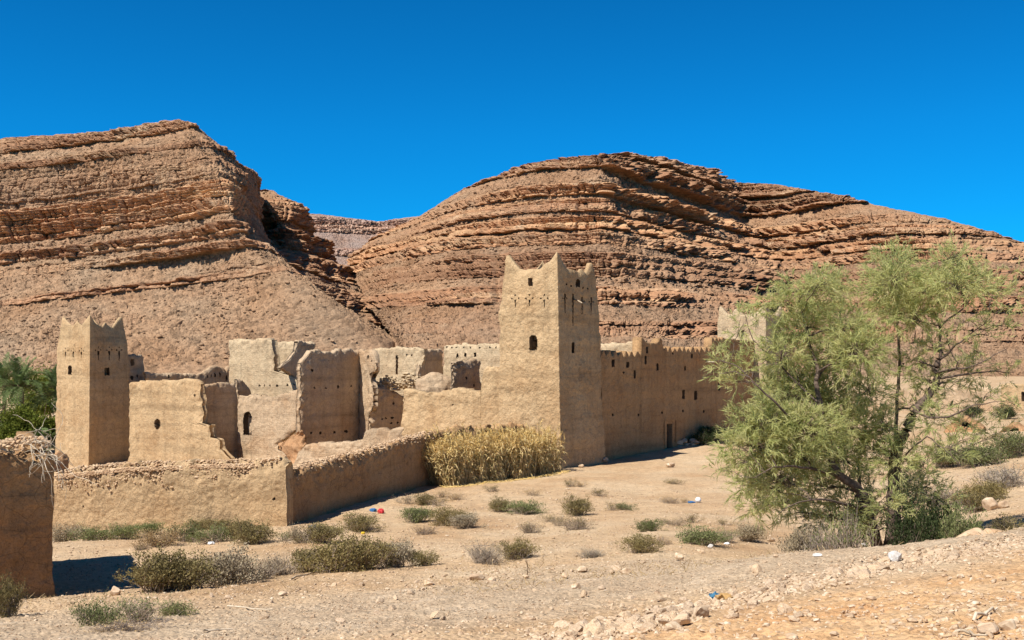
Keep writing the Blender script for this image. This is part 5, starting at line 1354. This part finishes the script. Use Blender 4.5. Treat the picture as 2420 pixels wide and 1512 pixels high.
lush(105, 94, 1012, 40, 36, 'yellow-green bush squeezed against the left tower', 2, 6000)
lush(90, 108, 955, 60, 30, 'darker bush between the two left palms', 3, 6000)
lush(15, 93, 1030, 46, 28, 'bush at the left edge above the foreground wall', 4, 5000)
lush(70, 118, 905, 90, 26, 'far green hedge behind the palms', 5, 7000)

# ------------------------------------------------------------------ right background: low adobe walls
t = thing('adobe_wall', W(2220, HY, 112) * [1, 1, 0] + [0, 0, .8], 'low pale adobe wall far behind the tree', 'wall')
wall(t, 'wall_body', (2030, 124), (2372, 112), [(2030, 918), (2110, 916), (2200, 918), (2300, 914), (2372, 915)], -.5, (), th=.5, mat=M_RUIN, seed=601, cell=.14)
t = thing('adobe_house', W(2400, HY, 108) * [1, 1, 0] + [0, 0, .8], 'flat-topped adobe house with dark windows at the right edge', 'house')
wall(t, 'front_wall', (2362, 110), (2520, 103), [(2362, 907), (2440, 905), (2520, 903)], -.5, [H(2417, 938, 8, 22, 'rect', 'window', .4), H(2416, 985, 9, 22, 'rect', 'window', .4), H(2470, 940, 10, 24, 'rect', 'window', .4)], th=.6, mat=M_MUD, seed=607, cell=.12)
wall(t, 'side_wall', (2520, 103), (2560, 112), [(2520, 903), (2560, 902)], -.5, (), th=.6, mat=M_MUD, seed=608, cell=.2)
for k, (x, d, w_, yt, lab) in enumerate([(2275, 78, 90, 985, 'crumbled earth bank with dark hollow behind the tree'), (2390, 74, 70, 1000, 'crumbled earth bank at the right edge below the house')]):
    t = thing('earth_bank', gd(x, d), lab, 'bank')
    wall(t, 'bank_body', (x - w_ / 2, d), (x + w_ / 2, d - 1.5), [(x - w_ / 2, yt + 22), (x - w_ / 4, yt + 6), (x, yt), (x + w_ / 4, yt + 8), (x + w_ / 2, yt + 24)], .2, [H(x + 8, yt + 18, 22, 14, 'oval', 'hollow', .8)], th=1.6, mat=M_RED, seed=611 + k, cell=.1, crumble=.9, rough=3)

# ------------------------------------------------------------------ boulders and named stones
def boulder(name, x, y, wpx, hpx, mat, label, seed, d=None, group=None, cat='rock', sub=PROTO2):
    g = gpx(x, y) if d is None else gd(x, d)
    V, T = sub[seed % len(sub)]
    s = g[1] / FX; ext = V.max(0) - V.min(0)
    a = seed * 1.7; V = np.stack([V[:, 0] * math.cos(a) - V[:, 1] * math.sin(a), V[:, 0] * math.sin(a) + V[:, 1] * math.cos(a), V[:, 2]], 1)
    ext = V.max(0) - V.min(0)
    V = V / ext * np.array([wpx * s, wpx * s * .8, hpx * s * 1.12])
    V = V * (1 + .05 * fbm(V * 9 + seed, 2, seed)[:, None])
    V[:, 2] -= V[:, 2].min() + hpx * s * .1
    o = mesh_obj(name, V + g, None, T, mat, None, False, loc=g)
    return tag(o, label, cat, group)
boulder('white_rock', 2115, 1330, 34, 28, M_WHITE_ST, 'angular white rock on the stony ridge of the track', 1)
boulder('boulder', 2344, 1174, 40, 30, M_STONE2, 'pale round boulder below the brush on the right bank', 2, d=31)
boulder('boulder', 2372, 1180, 26, 18, M_STONE2, 'smaller orange boulder beside the pale round boulder', 5, d=31)
boulder('boulder', 2300, 1268, 84, 42, M_STONE2, 'big flat grey-brown boulder on the crest of the bank', 3, d=18.5)
boulder('boulder', 2365, 1258, 80, 26, M_RUB, 'orange earth lump right of the big flat boulder', 6, d=18.8)
boulder('boulder', 272, 1408, 26, 22, M_STONE2, 'reddish stone at the tip of the wall shadow', 4)
for k, (x, y, w_, h_, m, lab) in enumerate([
    (1132, 1372, 40, 16, M_STONE2, 'flat tan stone below the middle bush clump'), (1164, 1374, 20, 10, M_STONE2, 'small brown stone right of the flat tan one'), (1010, 1384, 22, 14, M_STONE2, 'rounded tan stone in the gravel left of the flat tan one'),
    (1309, 1104, 14, 8, M_STONE, 'pale stone at the left foot of the tower'), (1332, 1101, 15, 16, M_STONE, 'stone stood against the tower foot'), (1377, 1099, 22, 14, M_STONE, 'wide stone against the tower foot'), (1374, 1105, 14, 8, M_STONE, 'small stone before the wide tower stone'), (1428, 1094, 20, 14, M_STONE, 'stone at the right corner of the tower foot'),
    (1585, 1104, 22, 11, M_STONE, 'pale stone at the near edge of the tower shadow'), (1605, 1322, 22, 16, M_STONE, 'white round stone right of the track edge shrub'), (1480, 1355, 34, 14, M_STONE, 'wide pale stone by the track edge twigs'),
    (2095, 1282, 20, 13, M_STONE, 'orange stone at the tree foot'), (2140, 1284, 22, 11, M_STONE, 'pale stone right of the tree foot'), (1950, 1281, 30, 16, M_STONE, 'pale stone left of the tree on the track edge'), (2042, 1292, 16, 9, M_WHITE_ST, 'small white stone below the tree foot'),
    (1932, 1316, 24, 9, M_WHITE_ST, 'flat white stone on the grey track'), (1678, 1296, 14, 10, M_WHITE_ST, 'white chip at the edge by the dark green shrub'), (1820, 1280, 20, 12, M_STONE, 'yellowish stone left of the grey twiggy shrub'),
    (1362, 1391, 26, 14, M_STONE, 'yellowish flat stone on the track, centre'), (1375, 1352, 24, 14, M_STONE, 'pale stone left of the upright wooden splinter'), (1608, 1478, 44, 26, M_STONE2, 'big brown stone in the stony ridge'), (1660, 1462, 36, 30, M_STONE, 'grey pointed stone in the stony ridge'),
    (1590, 1492, 40, 22, M_STONE, 'pale stone under the big brown stone'), (1350, 1508, 30, 18, M_STONE, 'pale stone at the bottom edge, centre'), (665, 1408, 22, 10, M_STONE2, 'brown stone in the gravel below the sparse shrub'), (2330, 1500, 54, 30, M_STONE2, 'large pale stone in the bottom right corner'), (2385, 1492, 40, 28, M_STONE, 'orange-white stone right of the large corner stone')]):
    boulder('stone', x, y, w_, h_, m, lab, 10 + k, group='single stones one can point to')
# loose block heap by the dark bush at the curtain wall
rr = np.random.default_rng(9)
for k in range(16):
    x = rr.uniform(1605, 1650); d = 74.2 + (x - 1605) * .02 + rr.uniform(-.4, .3)
    g = gd(x, d); V, T = PROTO1[k % 14]
    o = mesh_obj('wall_stone', V * rr.uniform(.12, .26) * [1.2, 1, .8] + g + [0, 0, rr.uniform(0, .3)], None, T, M_STONE2, None, False, loc=g)
    tag(o, 'brown stone in the tumbled heap right of the doorway', 'stone', 'stones heaped by the doorway')

# stony ridge between grey track and orange bank, and loose stones on the flat
STONE_ME = []
for k in range(12):
    V, T = PROTO1[k]; o = mesh_obj('stone', V, None, T, M_STONE2, None, False); STONE_ME.append(o.data); bpy.data.objects.remove(o)
def loose(x, y, size, label, group, r):
    g = gpx(x, y)
    o = bpy.data.objects.new('stone', STONE_ME[int(r.integers(0, 12))]); link(o)
    o.location = (g[0], g[1], g[2] + size * .2)
    o.rotation_euler = (r.normal(0, .3), r.normal(0, .3), r.uniform(0, 6.28))
    o.scale = tuple(size * r.uniform(.75, 1.3, 3) * [1, 1, .75])
    tag(o, label, 'stone', group)
rs = np.random.default_rng(55)
for k in range(205):
    x = rs.uniform(1290, 2330)
    y = np.interp(x, [1290, 1500, 1800, 2100, 2420], [1520, 1478, 1404, 1336, 1284]) + rs.normal(0, 10)
    if y > 1511: continue
    loose(x, y, rs.uniform(.035, .095) * (1.0 if x < 1800 else .85), 'fist-sized pale stone in the stony ridge between grey track and orange bank', 'stones of the track ridge', rs)
for k in range(78):
    x = rs.uniform(150, 1900); y = rs.uniform(1300, 1470)
    loose(x, y, rs.uniform(.04, .085), 'loose tan stone lying on the open gravel flat', 'loose stones on the flat', rs)
for pp, sz, mat in MT_ROCKS[:2]:
    tag(stones(pp + [0, 0, .1], sz, PROTO1, 3).build('scree', mat, None, False), 'brown boulders and scree scattered over the lower mountain slopes', 'scree', kind='stuff')
# gravel: too many to count
n = 38000
rg = np.random.default_rng(66)
Y = np.exp(rg.uniform(math.log(6.5), math.log(52), n)); U = rg.uniform(-120, 2560, n); X = (U - CX) / FX * Y
dens = fbm(np.stack([X * .35, Y * .35, X * 0], -1), 3, 90)
keep = dens + rg.uniform(-.6, .6, n) > -.12
X, Y, U = X[keep], Y[keep], U[keep]
bx = rg.uniform(1250, 2440, 3300); by = np.interp(bx, [1250, 1500, 1800, 2100, 2420], [1528, 1478, 1404, 1336, 1284]) + rg.normal(0, 13, 3300)
bg_ = np.array([gpx(a, b) for a, b in zip(bx, by)])
Z = gh(X, Y)
# keep gravel off the built footprint inside the enclosure
inside = (Y > 40) & (U < 1030) & (Y > np.interp(U, [130, 677, 1032], [43, 40.4, 55.4]))
X, Y, Z = X[~inside], Y[~inside], Z[~inside]
X = np.concatenate([X, bg_[:, 0]]); Y = np.concatenate([Y, bg_[:, 1]]); Z = np.concatenate([Z, bg_[:, 2]])
sz = .007 + .030 * rg.uniform(0, 1, len(X)) ** 3.2 + .0006 * Y
sz[-3300:] = rg.uniform(.016, .045, 3300)
rowp = HY + (EYE - Z) / Y * FX
inroad = np.abs(rowp - np.interp(CX + FX * X / Y, [-400, 300, 700, 1100, 1500, 1900, 2300, 2700], [1530, 1500, 1468, 1425, 1368, 1318, 1264, 1215])) < 40
inroad[-3300:] = False
sz = np.where(inroad, np.minimum(sz * .8, .018), sz)
kp = ~inroad | (rg.uniform(0, 1, len(X)) < .75)
X, Y, Z, sz = X[kp], Y[kp], Z[kp], sz[kp]
stn = stones(np.stack([X, Y, Z + sz * .2], 1), sz, PROTO0, 6).build('gravel', M_STONE, None, False)
tag(stn, 'loose gravel strewn over the dry flat and track', 'gravel', kind='stuff')
# stubble: thin dry grass stalks
n = 9000; Y = np.exp(rg.uniform(math.log(17), math.log(58), n)); U = rg.uniform(-50, 2450, n); X = (U - CX) / FX * Y
dn = fbm(np.stack([X * .4, Y * .4, X * 0 + 5], -1), 3, 95)
keep = (dn > .12) & ~((Y > 39) & (U < 1030) & (Y > np.interp(U, [130, 677, 1032], [43, 40.4, 55.4])))
X, Y = X[keep], Y[keep]; n = len(X); P0 = np.stack([X, Y, gh(X, Y)], 1)
dd = np.stack([rg.normal(0, .6, n), rg.normal(0, .6, n), rg.uniform(.1, 1, n)], 1) * rg.uniform(.05, .16, n)[:, None]
mb = MB(); wv = np.cross(dd, rg.normal(0, 1, (n, 3))); wv /= np.linalg.norm(wv, axis=1)[:, None] + 1e-9
mb.ribbons(np.stack([P0, P0 + dd], 1), wv[:, None] * np.array([.006, .003])[None, :, None])
tag(mb.build('dry_grass', M_SHR[3], None), 'thin dry grass stubble between the shrubs', 'grass', kind='stuff')

# ------------------------------------------------------------------ litter and sticks
def crumple(name, x, y, wpx, hpx, mat, label, cat, seed, flat=.35, d=None):
    g = gpx(x, y) if d is None else gd(x, d); s = g[1] / FX; V, T = ico(3)
    V = V * (1 + .45 * fbm(V * 2.6 + seed * 3, 3, seed)[:, None])
    V = V * np.array([wpx * s / 2, wpx * s / 2.6, hpx * s / 2]); V[:, 2] = V[:, 2] + hpx * s * .35
    return tag(mesh_obj(name, V + g, None, T, mat, None, False, loc=g), label, cat)
g = gpx(1650, 1188); V, T = ico(3); rad = 6.8 * g[1] / FX
bt = thing('white_ball', g, 'round white ball lying on the gravel beside the blue scrap', 'ball')
mesh_obj('ball_body', V * rad + g + [0, 0, rad * .92], None, T, M_WHITE, bt)
mb = MB(); aa = np.linspace(0, 2 * np.pi, 40)
for tilt in (.3, 1.4):
    ring = np.stack([np.cos(aa), np.sin(aa) * math.cos(tilt), np.sin(aa) * math.sin(tilt)], 1) * rad * .995
    mb.tube(ring + g + [0, 0, rad * .92], .006, 4)
mb.build('seams', plain('grey_seam', (.4, .4, .38)), bt)
crumple('plastic_scrap', 1634, 1189, 18, 5, M_BLUE, 'blue plastic scrap beside the white ball', 'litter', 3)
crumple('plastic_bag', 900, 1213, 15, 13, M_REDP, 'crumpled red plastic bag in front of the side wall', 'litter', 5)
crumple('plastic_scrap', 882, 1209, 16, 9, M_BLUE, 'bright blue plastic scrap left of the red bag', 'litter', 7)
crumple('plastic_scrap', 742, 1252, 22, 12, M_NAVY, 'dark blue crumpled scrap on stones by the wall corner', 'litter', 8)
crumple('plastic_scrap', 499, 1288, 15, 8, M_WHITE, 'white plastic scrap below the row of wall shrubs', 'litter', 9)
crumple('paper_scrap', 1718, 1287, 14, 6, M_WHITE, 'white paper scrap at the edge between shrubs left of the tree', 'litter', 10)
crumple('plastic_scrap', 858, 1262, 9, 7, plain('yellow_plastic', (.6, .42, .03)), 'tiny yellow scrap above the middle bush clump', 'litter', 12)
cl = thing('cloth_rag', gpx(1698, 1418), 'blue and brown rag lying on the stony ridge', 'rag')
def rag(x, y, wpx, dpx, mat, seed, nm):
    g = gpx(x, y); s = g[1] / FX; a, b = np.meshgrid(np.linspace(-1, 1, 24), np.linspace(-1, 1, 14), indexing='ij')
    P = np.stack([a * wpx * s / 2, b * dpx * s, .05 + .05 * fbm(np.stack([a * 2, b * 2, a * 0 + seed], -1), 3, seed)], -1)
    P[..., 0] += .03 * fbm(np.stack([a * 3, b * 3, a * 0], -1), 2, seed + 3); P += g
    i, j = np.meshgrid(np.arange(23), np.arange(13), indexing='ij'); q = np.stack([i * 14 + j, (i + 1) * 14 + j, (i + 1) * 14 + j + 1, i * 14 + j + 1], -1).reshape(-1, 4)
    V = P.reshape(-1, 3); n = len(V)
    bord = [k * 14 for k in range(24)] + [23 * 14 + k for k in range(1, 14)] + [k * 14 + 13 for k in range(22, -1, -1)] + [k for k in range(12, 0, -1)]
    q3 = [[bord[k], bord[(k + 1) % len(bord)], bord[(k + 1) % len(bord)] + n, bord[k] + n] for k in range(len(bord))]
    mesh_obj(nm, np.concatenate([V, V - [0, 0, .012]]), np.concatenate([q, q[:, ::-1] + n, np.array(q3)]), None, mat, cl)
rag(1692, 1416, 28, 10, M_TEAL, 3, 'blue_cloth'); rag(1712, 1420, 36, 12, M_BROWNC, 6, 'brown_cloth')
def stick(x0, y0, x1, y1, rad, label, seed, mat=None, lift=.02, up=0.):
    r = np.random.default_rng(seed); a, b = gpx(x0, y0), gpx(x1, y1)
    b = b + [0, 0, up]; n = 8; tt = np.linspace(0, 1, n)[:, None]
    P = a + (b - a) * tt + r.normal(0, .012, (n, 3)); P[:, 2] += lift + rad
    mb = MB(); mb.tube(P, np.linspace(rad, rad * .55, n), 6)
    tag(mb.build('stick', mat or M_STICK, None, True, loc=a), label, 'stick')
stick(537, 1439, 645, 1447, .012, 'long straight pale reed lying on the left foreground gravel', 1)
stick(690, 1372, 770, 1350, .02, 'weathered grey branch lying before the dark brownish shrub', 2, M_WOOD)
stick(480, 1496, 546, 1494, .012, 'thin pale stick near the bottom edge, left of centre', 3)
stick(2260, 1502, 2330, 1512, .012, 'brown bent twig at the bottom right', 5, M_WOOD)
stick(2300, 1470, 2360, 1450, .014, 'straw coloured cane piece at the bottom right', 6)
stick(1650, 1263, 1790, 1258, .012, 'long straw cane lying left of the tree', 7)
stick(1248, 1210 + 148, 1243, 1210 + 150, .015, 'upright brown wooden splinter stuck in the ground', 8, M_WOOD, 0, .28)
stick(330, 1388, 440, 1376, .014, 'thin pale stick below the largest olive shrub', 9)
stick(1855, 1284, 1955, 1286, .012, 'pale stick along the track edge left of the tree', 10)
stick(1160, 1300, 1100, 1300, .012, 'crooked grey twig reaching out of the bare shrub', 11, M_TWIGG, .1)

# ------------------------------------------------------------------ light, sky, camera
w = bpy.data.worlds.new('World'); S.world = w; w.use_nodes = True
nt = w.node_tree; nt.nodes.clear()
sky = nt.nodes.new('ShaderNodeTexSky'); sky.sky_type = 'NISHITA'; sky.sun_disc = False
sky.sun_elevation = SUN_E; sky.sun_rotation = math.atan2(-math.cos(SUN_A), -math.sin(SUN_A))
sky.altitude = 1800; sky.air_density = 1.0; sky.dust_density = .15; sky.ozone_density = 4.0
hs = nt.nodes.new('ShaderNodeMix'); hs.data_type = 'RGBA'; hs.blend_type = 'MULTIPLY'; hs.inputs[0].default_value = 1
hs.inputs[7].default_value = (.03, 1.14, 1.85, 1)
bg = nt.nodes.new('ShaderNodeBackground'); bg.inputs['Strength'].default_value = .05
out = nt.nodes.new('ShaderNodeOutputWorld')
tcw = nt.nodes.new('ShaderNodeTexCoord'); sep = nt.nodes.new('ShaderNodeSeparateXYZ'); rz = nt.nodes.new('ShaderNodeValToRGB')
nt.links.new(tcw.outputs['Generated'], sep.inputs[0]); nt.links.new(sep.outputs['Z'], rz.inputs['Fac'])
rz.color_ramp.elements[0].position = .2; rz.color_ramp.elements[0].color = (1, 1, 1, 1)
rz.color_ramp.elements[1].position = .75; rz.color_ramp.elements[1].color = (.5, .45, .5, 1)
h2 = nt.nodes.new('ShaderNodeMix'); h2.data_type = 'RGBA'; h2.blend_type = 'MULTIPLY'; h2.inputs[0].default_value = 1
nt.links.new(sky.outputs[0], hs.inputs[6]); nt.links.new(hs.outputs[2], h2.inputs[6]); nt.links.new(rz.outputs[0], h2.inputs[7])
nt.links.new(h2.outputs[2], bg.inputs[0]); nt.links.new(bg.outputs[0], out.inputs[0])

ld = bpy.data.lights.new('sun', 'SUN'); ld.energy = 5.0; ld.angle = math.radians(.5); ld.color = (1, .96, .91)
lo = bpy.data.objects.new('sun', ld); COL.objects.link(lo); lo.location = (0, 0, 200)
dv = Vector((math.cos(SUN_A) * math.cos(SUN_E), math.sin(SUN_A) * math.cos(SUN_E), -math.sin(SUN_E)))
lo.rotation_euler = dv.to_track_quat('-Z', 'Y').to_euler()

cd = bpy.data.cameras.new('camera'); co = bpy.data.objects.new('camera', cd); COL.objects.link(co)
co.location = (0, 0, EYE); co.rotation_euler = (math.radians(90), 0, 0)
cd.sensor_fit = 'HORIZONTAL'; cd.sensor_width = 36; cd.lens = 36 * FX / 2420
cd.shift_y = (HY - 756) / 2420; cd.clip_start = .2; cd.clip_end = 20000
S.camera = co
S.view_settings.view_transform = 'Standard'; S.view_settings.look = 'None'
S.view_settings.exposure = .6; S.view_settings.gamma = 1
S.render.engine = 'CYCLES'
S.cycles.max_bounces = 6; S.cycles.diffuse_bounces = 3; S.cycles.transmission_bounces = 3
